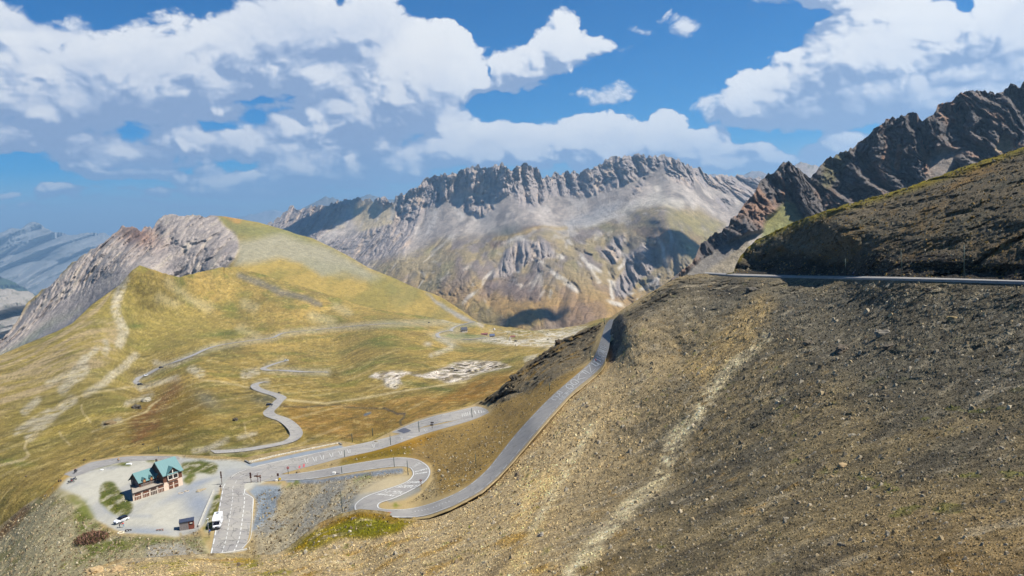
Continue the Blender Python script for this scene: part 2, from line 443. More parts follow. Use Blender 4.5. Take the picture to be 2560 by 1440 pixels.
M_FAR = mat_ground("far_rock", 90, 25, 0.3, 0.15)
far_range("hills", [(560,545),(610,541),(650,529),(690,526),(720,531),(770,548),(860,560),(1000,560)], 26000, 640, (150,150,150), 0.05, 31)
far_range("hills", [(180,600),(250,592),(330,578),(400,566),(480,548),(560,545),(640,560)], 24000, 660, (140,142,145), 0.05, 32)
far_range("hills", [(-60,590),(0,580),(30,571),(52,574),(70,558),(82,552),(95,556),(115,570),(135,582),(160,583),(190,588),(215,582),(265,584),(320,610)], 15500, 770, (150,150,146), 0.12, 33)
far_range("hills", [(700,560),(745,524),(780,507),(800,500),(815,491),(824,497),(832,493),(850,501),(900,515)], 13000, 600, (110,112,110), 0.06, 34)
far_range("hills", [(860,510),(890,497),(905,490),(925,486),(945,494),(965,500),(985,500),(1020,515)], 13000, 600, (110,112,110), 0.06, 35)
far_range("hills", [(1740,450),(1785,436),(1805,440),(1840,448),(1880,429),(1905,429),(1930,440),(1980,452),(2060,470)], 8500, 560, (140,138,140), 0.06, 36)
far_range("hills", [(1960,440),(1988,414),(2003,403),(2015,408),(2030,412),(2052,418),(2075,440),(2120,470)], 4500, 560, (150,145,142), 0.07, 37)
far_range("hills", [(-60,690),(0,693),(20,697),(50,714),(90,738),(140,780)], 9500, 860, (70,84,60), 0.08, 38)
far_range("hills", [(-60,715),(0,722),(30,722),(48,727),(70,726),(84,735),(110,765),(140,800)], 4300, 930, (165,158,148), 0.12, 39)

# ------------------------------------------------------------------ the long jagged massif across the valley
CLIFFS = [[(668,565),(730,508),(850,498),(880,510),(840,545),(790,590),(740,600)],
          [(975,520),(985,500),(1065,438),(1197,408),(1345,408),(1375,440),(1372,500),(1345,524),(1300,520),(1270,485),(1230,500),(1160,468),(1120,500),(1075,520),(1040,570),(990,640),(975,560)],
          [(940,500),(957,480),(972,505),(950,515)],
          [(800,610),(880,590),(960,560),(1040,560),(1000,620),(950,645),(880,650)],
          [(1158,500),(1175,488),(1205,492),(1225,535),(1190,546),(1160,528)],
          [(1355,440),(1500,408),(1597,378),(1640,392),(1625,430),(1590,450),(1545,462),(1500,475),(1430,492),(1380,490)],
          [(1625,392),(1700,394),(1780,440),(1800,470),(1775,478),(1735,450),(1690,430),(1645,425)],
          [(1650,412),(1690,420),(1735,455),(1740,478),(1700,458),(1655,440)],
          [(1590,470),(1615,450),(1625,465),(1590,490)],
          [(1785,440),(1920,430),(1920,500),(1870,512),(1830,490),(1790,465)],
          [(1805,490),(1830,500),(1830,530),(1800,505)],
          [(1540,700),(1560,640),(1600,615),(1640,625),(1650,660),(1600,690),(1560,745),(1538,735)],
          [(1240,700),(1270,620),(1310,598),(1360,600),(1400,640),(1330,650),(1280,690)],
          [(1500,640),(1530,600),(1560,590),(1545,640),(1520,660)]]
def disp_mass(px, py, P):
    P = P * SQ
    wx = px + 22 * fbm(P / 260, 3, 5); wy = py + 14 * fbm(P / 260, 3, 8)
    c = np.zeros(len(px))
    for q in CLIFFS: c = np.maximum(c, poly(wx, wy, q, 10))
    big = (ridged(cols(P, 420, 420, 1500), 4, 3) - 0.4) * 210
    rib = (ridged(cols(P + 30 * fbm(P / 150, 3, 9)[:, None], 110, 900, 900), 6, 4, 0.66) - 0.45) * 170 + (ridged(cols(P, 55, 300, 80), 4, 24, .7) - 0.4) * 60 + fbm(P / 70, 5, 25, .7) * 40
    low = (ridged(cols(P + 60 * fbm(P / 300, 3, 3)[:, None], 240, 240, 420), 6, 9, 0.62) - 0.4) * 130
    lo = sm(560, 620, wy)
    sp = -110 * np.exp(-((wx - (1664 + (wy - 512) * 0.35)) / 60) ** 2) * sm(490, 560, wy) * (1 - sm(640, 720, wy))
    return c * (rib + big * 0.6) + (1 - c) * (big * 0.25 + lo * low * (1 - sm(750, 830, wy) * 0.6)) + 6 * fbm(P / 30, 4, 2) + sp
def paint_mass(px, py, P):
    P = P * SQ
    n1, n2, n3 = fbm(P / 260, 4, 5), fbm(P / 260, 4, 8), fbm(cols(P, 60, 60, 110), 5, 21)
    wx = px + 22 * n1; wy = py + 14 * n2
    p = Paint(len(px), (164,152,140))                       # scree
    p.mix((190,178,164), sm(-0.1, 0.5, fbm(cols(P, 160, 160, 500), 4, 15)) * 0.8)
    p.mix((128,118,110), sm(0.1, 0.5, fbm(cols(P, 110, 110, 160), 5, 16)) * 0.8)
    st = fbm(cols(P, 45, 45, 900), 4, 14)
    p.mul(1 + 0.26 * st)
    # lower flanks: olive turf and dull violet shale
    low = poly(wx, wy, [(930,660),(1000,640),(1090,598),(1240,588),(1420,578),(1500,556),(1600,520),(1664,506),(1740,520),(1810,560),(1830,620),(1700,700),(1620,900),(900,900)], 14)
    p.mix((158,140,102), low)
    p.mix((138,124,112), low * sm(0.0, 0.5, n3 + n1 * 0.6))
    p.mix((170,136,80), low * sm(660, 770, wy) * 0.85)
    p.mix((130,126,84), low * sm(0.15, 0.55, fbm(P / 120, 4, 31)) * 0.5)
    p.mix((130,112,104), low * sm(0.2, 0.6, fbm(P / 170, 4, 35)) * sm(560, 640, wy) * 0.8)
    rt = poly(wx, wy, [(1664,512),(1810,560),(1790,600),(1740,640),(1700,660),(1680,580)], 12)
    p.mix((150,138,92), rt * 0.85)
    p.mix((112,84,62), stroke(wx, wy, [(1240,612),(1290,585),(1340,575)], 7, 8) * 0.8)
    for q in ([(1170,760),(1215,710),(1250,672),(1300,655)], [(1300,655),(1302,680)], [(1340,640),(1400,690),(1440,715),(1480,740),(1560,760)],
              [(1500,600),(1560,640),(1530,680),(1545,730)], [(1480,660),(1530,700),(1530,740)], [(1640,590),(1660,640),(1690,700),(1690,745)],
              [(1600,610),(1565,690),(1540,720)], [(1410,640),(1350,615),(1290,590)], [(1240,610),(1330,580)], [(1560,735),(1600,720),(1640,690)], [(1420,600),(1470,650),(1500,700)],
              [(1650,680),(1640,730),(1600,745)]):
        p.mix((214,204,188), stroke(wx, wy, q, 3.0, 5) * sm(-0.35, 0.2, n3) * 0.9)
    p.mix((210,200,182), stroke(wx, wy, [(1470,565),(1560,530),(1600,510),(1640,500),(1700,508)], 7, 14) * 0.7)
    p.mix((176,172,168), poly(wx, wy, [(1420,560),(1500,510),(1560,500),(1520,545),(1460,575),(1400,585)], 12) * 0.7)
    p.mix((100,100,88), blob(px, py, 1270, 578, 45, 18, 10) * 0.8)
    p.mix((176,150,88), stroke(wx, wy, [(1240,600),(1300,585),(1350,572),(1420,574)], 3, 5) * 0.7)
    gl = ridged(cols(P + 60 * fbm(P / 300, 3, 3)[:, None], 150, 150, 330), 4, 61, 0.6)
    p.mix((206,196,180), low * sm(0.66, 0.9, gl) * (1 - sm(760, 800, wy)) * 0.6)
    p.mix((124,114,110), low * sm(0.15, 0.5, fbm(cols(P, 90, 90, 200), 5, 65)) * 0.45)
    p.mix((138,112,90), low * sm(0.2, 0.5, fbm(cols(P, 300, 300, 120), 4, 67)) * 0.6)
    p.mul(1 + 0.16 * fbm(P / 70, 5, 69, 0.65))
    # pale yellow scree bowl on the left shoulder
    p.mix((206,184,138), poly(wx, wy, [(860,510),(940,502),(990,520),(1010,545),(940,600),(900,560)], 14) * 0.8)
    p.mix((196,176,132), poly(wx, wy, [(800,550),(850,545),(870,565),(820,570)], 8) * 0.7)
    p.mix((222,196,150), blob(px, py, 1172, 497, 22, 10, 20) * 0.9)
    p.mix((204,192,174), poly(wx, wy, [(1640,465),(1655,462),(1662,478),(1645,485)], 4))
    c = np.zeros(len(px))
    for q in CLIFFS: c = np.maximum(c, poly(wx, wy, q, 6))
    rk = fbm(cols(P, 40, 200, 130), 5, 41)
    p.mix((166,154,146), c * 0.92)
    p.mix((206,182,156), c * sm(0.1, 0.55, rk) * 0.75)
    p.mix((136,128,126), c * sm(0.1, 0.5, -rk) * 0.5)
    fan = sm(0.1, 0.45, fbm(cols(P, 60, 60, 900), 4, 18)) * sm(470, 520, wy) * (1 - sm(590, 630, wy)) * (1 - c)
    p.mix((204,194,182), fan * 0.55)
    p.mul(1 + 0.22 * fbm(P / 22, 4, 51))
    return p.c
M_MASS = mat_ground("massif_rock", 30, 9, 0.7, 0.30)
sheet("mountains", S_MASS, 640, 1960, 2.0, TOP_MASS, lambda x: np.interp(x, [640, 900, 1100, 1250, 1500, 1960], [640, 700, 800, 850, 850, 700]), disp_mass, paint_mass, M_MASS,
      back=((60, -50), (400, -500), (900, -1500)), jag=jagger(9, 15, 71), satur=1.0, alb=1.12)

# ------------------------------------------------------------------ left mountain: grey crag and rounded grass shoulder
ROCK_L = [(-80,910),(0,845),(150,685),(306,555),(410,530),(526,534),(560,560),(592,585),(600,615),(585,650),(560,675),(450,720),(200,800),(60,900)]
def disp_left(px, py, P):
    P = P * SQ
    wx = px + 12 * fbm(P / 90, 3, 5); wy = py + 12 * fbm(P / 90, 3, 8)
    c = poly(wx, wy, ROCK_L, 8)
    cl = stroke(wx, wy, [(0,862),(60,790),(150,715),(220,660),(300,620),(370,600),(380,570)], [16,26,34,36,34,34,14], 20)
    rib = (ridged(cols(P, 50, 250, 120), 5, 4, 0.6) - 0.45) * 70
    fc = (ridged(cols(P + 25 * fbm(P / 60, 3, 9)[:, None], 60, 60, 80), 5, 12, 0.6) - 0.45) * 36
    return c * (cl * rib + (1 - cl) * fc * sm(300, 420, px) + 2.5 * fbm(P / 9, 3, 2)) + (1 - c) * 14 * fbm(P / 260, 3, 6) * sm(0, 60, line(TOP_VAL, px) - py)
def paint_left(px, py, P):
    P = P * SQ
    n1, n2 = fbm(P / 90, 4, 5), fbm(P / 90, 4, 8)
    wx = px + 14 * n1; wy = py + 10 * n2
    p = Paint(len(px), (168,144,76))
    p.mix((124,118,60), sm(-0.1, 0.5, fbm(P / 90, 5, 62, .6)) * 0.6)
    p.mix((126,126,78), poly(wx, wy, [(520,530),(740,570),(860,640),(760,620),(640,600),(590,590)], 22) * .85)
    p.mix((178,140,78), stroke(wx, wy, [(515,536),(545,536),(600,546)], 4, 6))
    p.mix((158,150,122), poly(wx, wy, [(600,600),(700,590),(800,610),(900,660),(950,690),(930,700),(860,680),(800,690),(760,660),(700,640),(640,655),(585,668)], 12))
    p.mix((142,138,108), poly(wx, wy, [(740,640),(860,660),(960,700),(900,705),(800,690)], 10) * 0.5)
    p.mix((164,156,142), poly(wx, wy, [(1060,728),(1100,748),(1180,800),(1200,815),(1160,800),(1110,765)], 4))
    p.mix((120,118,70), sm(0.15, 0.5, fbm(P / 130, 4, 33)) * 0.5)
    c = poly(wx, wy, ROCK_L, 7)
    p.mix((170,158,148), c)
    rk = fbm(cols(P, 22, 22, 40), 5, 41)
    p.mix((196,182,160), c * sm(0.1, 0.55, rk) * 0.5)
    p.mix((118,112,112), c * sm(0.1, 0.55, -rk) * 0.6)
    p.mix((150,112,92), c * blob(px, py, 345, 585, 60, 30, -20) * 0.8)
    p.mix((112,98,88), c * blob(px, py, 320, 580, 34, 12, 0) * 0.7)
    p.mix((134,136,118), c * poly(wx, wy, [(-40,900),(60,850),(160,790),(200,770),(150,800),(90,860),(0,910)], 14))
    p.mix((124,122,124), c * poly(wx, wy, [(40,880),(150,810),(250,740),(320,690),(300,715),(200,800),(120,850)], 12))
    p.mul(1 + 0.16 * fbm(P / 8, 4, 51))
    return p.c
M_LEFT = mat_ground("mountain_cover", 12, 4, 0.6, 0.26)
sheet("mountains", S_LEFT, -60, 1240, 2.2, TOP_LEFT, lambda x: np.interp(x, [-60, 345, 447, 600, 1240], [960, 740, 740, 730, 860]), disp_left, paint_left, M_LEFT,
      back=((15, -8), (120, -120), (400, -700)), jag=jagger(6, 22, 75, -60, 525), satur=1.0, alb=1.12)

# ------------------------------------------------------------------ dark crag on the right with its talus
def crag_mask(wx, wy):
    t = poly(wx, wy, [(1560,790),(1640,735),(1700,692),(1760,640),(1830,600),(1880,580),(1930,570),(2000,545),(2000,700),(1560,800)], 6)
    g = poly(wx, wy, [(1905,590),(1920,545),(1960,500),(1985,510),(2010,560),(1960,600)], 8)
    s = poly(wx, wy, [(2300,470),(2330,400),(2360,370),(2410,380),(2380,420),(2400,450),(2300,480)], 10)
    y = poly(wx, wy, [(2490,375),(2510,330),(2530,340),(2540,370),(2520,385)], 6)
    return t, g, s, y
def disp_crag(px, py, P):
    P = P * SQ
    n1, n2 = fbm(P / 60, 3, 5), fbm(P / 60, 3, 8)
    t, g, s, y = crag_mask(px + 10 * n1, py + 8 * n2)
    r = 1 - np.maximum.reduce([t, g, s, y])
    F = P * np.array([1, .12, .4]); F = F + 26 * fbm(P * np.array([1, .1, 1]) / 55, 4, 9)[:, None] * np.array([1, 0, .5])
    rib = (ridged(cols(F, 55, 400, 420), 6, 4, 0.66) - 0.45) * 95 + (ridged(cols(F, 20, 60, 30), 5, 14, 0.72) - 0.4) * 34 + fbm(P * np.array([1, .15, 1]) / 15, 4, 17, .7) * 17
    return r * rib + (1 - r) * 3 * fbm(P / 12, 4, 6)
def paint_crag(px, py, P):
    P = P * SQ
    n1, n2 = fbm(P / 60, 4, 5), fbm(P / 60, 4, 8)
    wx, wy = px + 10 * n1, py + 8 * n2
    t, g, s, y = crag_mask(wx, wy)
    p = Paint(len(px), (106,99,94))
    rk = fbm(cols(P, 24, 120, 60), 5, 41)
    p.mix((160,124,98), sm(0.0, 0.45, rk + 0.4 * n1) * 0.65)
    p.mix((74,70,70), sm(0.1, 0.5, -rk) * 0.7)
    p.mix((170,128,98), (stroke(wx, wy, [(2215,380),(2222,430)], 5, 6) + stroke(wx, wy, [(2250,370),(2245,420)], 6, 6) + stroke(wx, wy, [(2310,360),(2325,430)], 10, 8) + stroke(wx, wy, [(1955,450),(1957,500)], 3, 4)) * 0.8)
    p.mix((104,100,56), poly(wx, wy, [(2060,400),(2110,370),(2120,400),(2070,480),(2050,460)], 10) * 0.6)
    p.mix((118,112,104), t)
    p.mix((146,134,112), t * poly(wx, wy, [(1760,680),(1900,590),(1960,570),(1900,650),(1830,690)], 8) * 0.9)
    p.mix((168,160,150), t * stroke(wx, wy, [(1880,610),(1920,580),(1940,560)], 8, 6) * 0.6)
    p.mix((122,122,76), g * 0.9)
    p.mix((140,130,120), s * 0.9)
    p.mix((190,164,124), y)
    p.mul(1 + 0.25 * fbm(P / 6, 4, 51))
    return p.c
M_CRAG = mat_ground("crag_rock", 9, 3, 0.8, 0.35)
sheet("mountains", S_CRAG, 1520, 2640, 2.0, TOP_CRAG, lambda x: np.interp(x, [1520, 1600, 1700, 1850, 2000, 2640], [830, 790, 740, 720, 600, 420]), disp_crag, paint_crag, M_CRAG,
      back=((12, -6), (80, -80), (300, -500)), jag=jagger(9, 26, 81, 1700, 2700), alb=1.35, satur=1.0)
# ------------------------------------------------------------------ roads, surveyed edge by edge (far/left edge, near/right edge)
RD_MAIN_A = [(525,1388),(535,1340),(545,1280),(553,1235),(558,1215),(575,1193),(600,1178),(650,1162),(720,1147),(800,1130),(860,1118),(930,1103),(990,1088),(1050,1071),(1100,1061),(1150,1049),(1190,1038),(1218,1027)]
RD_MAIN_B = [(606,1376),(620,1350),(628,1300),(632,1250),(622,1235),(612,1224),(616,1208),(655,1203),(715,1182),(800,1160),(860,1144),(930,1129),(990,1111),(1050,1089),(1100,1074),(1150,1060),(1190,1047),(1224,1031)]
RD_PIN_A = [(700,1187),(740,1184),(800,1175),(870,1162),(930,1152),(980,1145),(1010,1144),(1040,1148),(1060,1157),(1074,1170),(1076,1185),(1068,1200),(1050,1215),(1020,1232),(985,1248),(955,1257),(948,1265),(955,1272),(990,1274),(1030,1271),(1080,1258),(1130,1238),(1160,1222),(1190,1200),(1220,1172),(1250,1135),(1290,1085),(1340,1030),(1380,990),(1420,955),(1455,925),(1480,900),(1495,870),(1505,840),(1513,815),(1524,800)]
RD_PIN_B = [(660,1204),(740,1201),(800,1195),(870,1183),(930,1174),(980,1168),(1010,1167),(1022,1170),(1028,1175),(1031,1182),(1030,1190),(1018,1203),(990,1215),(950,1228),(915,1240),(892,1255),(884,1268),(894,1281),(940,1290),(1000,1295),(1060,1291),(1120,1271),(1165,1249),(1205,1226),(1245,1191),(1283,1149),(1325,1099),(1375,1041),(1412,1000),(1445,968),(1480,940),(1507,912),(1520,880),(1526,850),(1534,820),(1545,796)]
RD_LEFT_A = [(160,1186),(192,1172),(225,1157),(262,1150),(312,1142),(375,1140),(445,1141)]
RD_LEFT_B = [(182,1193),(202,1187),(225,1177),(262,1166),(312,1155),(375,1151),(450,1148)]
RD_LOOP_A = [(979,1081),(1000,1071),(1040,1055),(1082,1041),(1120,1032),(1147,1026),(1185,1017),(1205,1019),(1220,1026)]
RD_LOOP_B = [(1010,1086),(1030,1078),(1062,1066),(1088,1061),(1115,1055),(1145,1050),(1180,1041),(1200,1037),(1218,1031)]
V_ROADS = [([(532,1131),(600,1127),(660,1118),(710,1108),(733,1098),(741,1085),(733,1069),(712,1052),(688,1043),(676,1038),(672,1030),(684,1018),(697,1003),(704,996),(690,988),(660,979),(641,971),(637,963),(650,957),(668,955)], 6.2),
           ([(712,903),(690,909),(668,917),(658,922),(672,926),(710,927),(760,930),(820,931)], 6.5),
           ([(345,962),(338,955),(350,944),(366,938),(400,920),(440,905),(480,890),(520,872),(560,862),(620,853),(680,845),(710,833),(780,826),(860,818),(960,810),(1060,807),(1140,805),(1188,803)], 6.5),
           ([(1188,804),(1165,810),(1140,817),(1128,825),(1135,829),(1155,830)], 6.5),
           ([(1128,826),(1100,832),(1093,838),(1101,845),(1130,848),(1180,849),(1218,844)], 6.5)]
NEAR_ROADS = [(RD_MAIN_A, RD_MAIN_B), (RD_PIN_A, RD_PIN_B), (RD_LEFT_A, RD_LEFT_B), (RD_LOOP_A, RD_LOOP_B)]

def isle(x, y):
    return np.maximum.reduce([stroke(x, y, q, w, 6) for q, w in (([(270,1228),(300,1262),(310,1270)], 22), ([(465,1170),(500,1165),(530,1170)], 13), ([(545,1245),(530,1280),(518,1320)], 7))])
def near_flat(px, py):
    w = np.zeros(len(px))
    for A, B in NEAR_ROADS:
        A2, B2 = np.array(A, float), np.array(B, float)
        mid = (A2 + B2) / 2; hw = np.hypot(*(A2 - B2).T) / 2 + 3
        w = np.maximum(w, stroke(px, py, mid, hw, 6))
    park = poly(px, py, [(145,1200),(200,1180),(440,1145),(630,1155),(860,1108),(880,1130),(700,1205),(620,1240),(640,1330),(600,1390),(520,1390),(500,1320),(440,1345),(300,1335),(235,1300),(140,1230)], 8)
    return np.maximum(w, park)

# ------------------------------------------------------------------ the valley: meadows, hillocks, bog
def disp_val(px, py, P):
    nr = np.zeros(len(px))
    for q, w in V_ROADS: nr = np.maximum(nr, stroke(px, py, q, 12, 20))
    D = np.linalg.norm(P, axis=1)
    k = D / 400
    hills = fbm(cols(P, 95, 95, 95), 4, 6, .40) * 10 + fbm(cols(P, 240, 240, 240), 2, 16) * 26
    hills = hills + fbm(cols(P, 70, 300, 90), 4, 36, .45) * 26 * sm(260, 420, D)
    bog = poly(px, py, [(700,1010),(900,1000),(1150,990),(1000,1070),(900,1100),(760,1080),(720,1040)], 20)
    gul = (ridged(cols(P, 60, 60, 60), 4, 26) - 0.4) * 5 * poly(px, py, [(0,900),(350,680),(420,900),(350,1000),(0,1100)], 40)
    wh = poly(px, py, WHITE_CLIFF, 6) * (ridged(cols(P, 14, 90, 14), 5, 33, .65) - 0.4) * 24 - poly(px, py, WHITE_CLIFF, 10) * 9
    # hillocks: rounded swells standing toward the viewer
    sw = 0
    for cx, cy, rx, ry, a, h in ((1150,885,150,40,0,-70),(470,1050,160,80,-18,-16),(620,1050,80,40,0,-6),(1300,905,110,26,0,-40),(820,945,150,40,0,-34),(330,800,120,120,0,0),(1230,985,150,60,-15,-24),(380,960,60,20,-10,-14)):
        sw = sw + h * blob(px, py, cx, cy, rx, ry, a)
    e = hills * (1 - 0.85 * bog) + sw
    L = 16 * np.abs(S_VAL.D(px, py) - S_VAL.D(px, py + 10)) / 10 + 1.5        # gentler swells on steep ground, so nothing folds over
    e = e * np.where((px > 560) & (px < 1200), sm(0, 60, py - line(TOP_VAL, px)), 1)
    return L * np.tanh(e / L) * (1 - nr) * (1 - sm(1080, 1200, py) * 0.8) + wh
WHITE_CLIFF = [(922,940),(935,930),(975,925),(1010,925),(1060,935),(1120,915),(1160,905),(1220,902),(1250,905),(1275,915),(1230,922),(1190,935),(1165,945),(1130,955),(1080,945),(1020,935),(1000,945),(1005,960),(985,970),(968,965),(960,950)]
def paint_val(px, py, P):
    P = P * np.array([1, .6, 1])
    n1, n2, n3 = fbm(P / 60, 4, 5), fbm(P / 60, 4, 8), fbm(P / 25, 4, 9)
    wx = px + 9 * n1; wy = py + 6 * n2
    p = Paint(len(px), (166,142,76))
    p.mix((188,158,86), sm(-0.1, 0.5, fbm(P / 90, 4, 61)) * 0.8)
    p.mix((124,118,60), sm(-0.1, 0.5, fbm(P / 70, 5, 62, .6)) * 0.8)
    p.mix((142,120,66), sm(0.0, 0.5, fbm(P / 33, 5, 66, .6)) * 0.6)
    p.mix((108,118,44), sm(0.25, 0.6, fbm(P / 40, 4, 63)) * 0.5)
    p.mix((150,136,70), poly(wx, wy, [(0,900),(345,663),(500,760),(600,840),(400,900),(200,1100),(0,1200)], 40) * 0.6)
    # gravelly left flank, ribs of pale stone
    st = fbm(np.stack([(P[:, 0] + P[:, 1] * 0.35) / 9, (P[:, 1] - P[:, 0] * 0.35) / 75, P[:, 2] / 60], -1), 4, 71)
    fl = poly(wx, wy, [(-60,910),(150,826),(298,713),(345,664),(300,720),(305,760),(290,800),(310,850),(250,930),(60,1010),(-60,1060)], 16)
    p.mix((186,164,124), fl * sm(-0.25, 0.4, st) * 0.85)
    for q, w in (([(310,700),(295,740),(285,780),(308,830),(300,860)], 9), ([(335,890),(310,915),(260,955),(215,985)], 7), ([(210,900),(215,925),(180,950),(155,975)], 10),
                 ([(180,1000),(130,1040),(90,1075),(75,1090)], 11), ([(120,1030),(70,1060),(40,1080)], 6), ([(240,870),(180,930),(120,960)], 5), ([(95,1000),(60,1030)], 6),
                 ([(265,855),(262,880)], 6), ([(350,970),(410,952),(440,945)], 5), ([(570,1100),(530,1120),(490,1128)], 5), ([(640,1085),(600,1095)], 3), ([(480,925),(500,932)], 9),
                 ([(320,1010),(355,995),(375,985)], 5), ([(262,1060),(300,1050)], 5), ([(612,935),(640,930)], 8), ([(385,905),(430,912),(480,890)], 4), ([(1130,865),(1080,890)], 4)):
        p.mix((204,192,164), stroke(wx, wy, q, w, 8) * sm(-0.45, 0.15, fbm(P / 5, 3, 72) + 0.2) * 0.8)
    for q in ([(420,705),(470,745),(520,770)], [(400,745),(440,760)], [(600,820),(640,840)], [(610,760),(640,770)], [(780,790),(830,805)], [(840,768),(870,780)]):
        p.mix((196,180,132), stroke(wx, wy, q, 7, 14) * 0.6)
    p.mix((122,116,104), stroke(wx, wy, [(595,690),(650,705),(700,730),(760,745),(800,760)], [5,7,7,5,3], 8) * 0.8)
    p.mix((86,104,44), (blob(px, py, 560, 835, 70, 8, 4) + blob(px, py, 340, 815, 25, 8, 0) + blob(px, py, 30, 1155, 60, 8, -8) + blob(px, py, 1090, 970, 120, 8, -10) + blob(px, py, 960, 860, 60, 14, 0)) * 0.7)
    p.mix((96,84,48), (blob(px, py, 345, 930, 26, 12, 0) + blob(px, py, 580, 870, 40, 8, 0)) * 0.8)
    # rusty heath on the knolls
    p.mix((128,104,44), poly(wx, wy, [(300,1110),(330,1020),(430,965),(480,960),(550,990),(500,1060),(440,1120)], 22) * 0.8)
    p.mix((128,82,50), (stroke(wx, wy, [(440,965),(400,1010),(340,1060)], 9, 20) + stroke(wx, wy, [(390,1060),(340,1100)], 8, 14)) * 0.6)
    p.mix((122,118,96), (blob(px, py, 520, 1000, 40, 20, -30) + blob(px, py, 660, 1000, 40, 10, 0)) * 0.8)
    # bog
    bog = poly(wx, wy, [(700,1012),(800,1010),(930,1000),(1150,985),(1230,975),(1150,1010),(1000,1070),(900,1100),(780,1085),(730,1060)], 12)
    p.mix((150,116,54), bog * 0.75)
    p.mix((184,144,80), bog * sm(0.0, 0.5, fbm(P / 14, 4, 81)) * 0.8)
    p.mix((150,108,44), poly(wx, wy, [(1100,1000),(1200,940),(1330,920),(1290,960),(1210,1000)], 10) * 0.7)
    p.mix((96,84,70), stroke(px, py, [(960,1020),(985,1030),(993,1035),(1012,1034),(1010,1044),(1000,1052),(1002,1062),(1015,1068)], 1.6, 3))
    p.mix((80,76,60), (stroke(px, py, [(700,1015),(760,1018),(830,1012),(850,1010)], 1.2, 3) + stroke(px, py, [(860,1018),(960,1022)], 1.2, 3)) * 0.8)
    p.mix((110,120,130), stroke(px, py, [(912,1037),(925,1032)], 2.5, 2))
    # white limestone and boulder field
    p.mix((150,142,112), poly(wx, wy, WHITE_CLIFF, 8) * 0.6)
    p.mix((240,226,208), poly(wx, wy, WHITE_CLIFF, 4) * sm(-0.5, 0.12, fbm(P / 9, 4, 83)))
    p.mix((128,114,92), poly(wx, wy, WHITE_CLIFF, 4) * sm(0.08, 0.3, fbm(cols(P, 7, 40, 7), 4, 87)) * 0.8)  # shade of the crevices painted into the limestone colour
    p.mix((236,226,210), blob(px, py, 978, 957, 16, 10, 0) * 0.9)
    bf = poly(wx, wy, [(1195,850),(1240,842),(1300,850),(1460,818),(1430,850),(1380,870),(1260,862)], 6)
    p.mix((214,204,184), bf * sm(-0.35, 0.1, fbm(P / 9, 4, 84)))
    p.mix((200,188,160), poly(wx, wy, [(1210,822),(1330,826),(1470,805),(1470,825),(1330,845),(1260,840)], 6) * sm(-0.1, 0.3, fbm(P / 9, 4, 85)))
    p.mix((206,194,168), poly(wx, wy, [(1310,895),(1345,885),(1340,900),(1310,905)], 4) * 0.8)
    p.mix((92,116,44), poly(wx, wy, [(1105,838),(1130,830),(1200,838),(1215,845),(1130,846)], 3) * 0.8)
    p.mix((204,196,178), (blob(px, py, 1110, 850, 35, 8, -25) + blob(px, py, 1070, 860, 10, 6, 0)) * 0.7)
    p.mix((188,176,160), (stroke(px, py, [(1090,742),(1205,815)], 3, 6) + stroke(px, py, [(1110,800),(1190,798)], 3, 6)) * 0.8)
    # footpaths and tracks
    for q, w in (([(705,996),(760,1001),(815,1007),(860,1000),(890,996),(950,985),(1030,972),(1110,959),(1170,950)], 1.8), ([(340,965),(260,975),(200,990),(160,1000),(140,1020)], 1.8),
                 ([(95,1080),(70,1100),(62,1120),(75,1138),(60,1150),(0,1165)], 2.6), ([(203,1015),(212,1035),(228,1055)], 1.2), ([(150,1080),(160,1095),(175,1110)], 1.2),
                 ([(400,1000),(360,1030),(300,1055),(230,1080)], 1.2), ([(612,1060),(616,1085),(640,1105)], 1), ([(640,970),(560,955),(500,950)], 1.2)):
        p.mix((206,186,136), stroke(wx, wy, q, w, 2.5) * 0.85)
    for q, w in V_ROADS:
        p.mix((176,166,134), stroke(px, py, q, 7, 8) * 0.6)
    p.mul(1 + 0.26 * fbm(cols(P, 30, 9, 4), 5, 95, .62) * sm(200, 500, P[:, 1] / .6))
    sk = fbm(np.stack([(P[:, 0] - P[:, 1] * .27) / 5.5, P[:, 1] / 60, P[:, 2] / 30], -1), 5, 99, .6) * sm(820, 900, py)
    p.mul(1 + 0.30 * sk)
    p.mix((196,178,132), sm(0.25, 0.5, sk) * 0.4); p.mix((104,92,52), sm(0.2, 0.5, -sk) * 0.5)
    fl_ = fbm(P / 6, 5, 97, .68)
    p.mix((110,104,54), sm(0.18, 0.4, fl_) * 0.5)
    p.mix((206,184,120), sm(0.22, 0.45, -fl_) * 0.45)
    p.mul(1 + 0.30 * fbm(P / 3.5, 4, 91) + 0.14 * n3 + 0.1 * fbm(P / 12, 4, 93))
    return p.c
M_VAL = mat_ground("meadow", 5, 1.6, 0.8, 0.34, 0.12)
sheet("ground", S_VAL, -60, 1560, 2.6, TOP_VAL, lambda x: line(TOP_NEAR, x) + 28, disp_val, paint_val, M_VAL, back=((20, -6), (120, -60), (300, -200)), jag=jagger(2.0, 30, 83, 350, 2000), key='val', satur=1.02, alb=1.0)

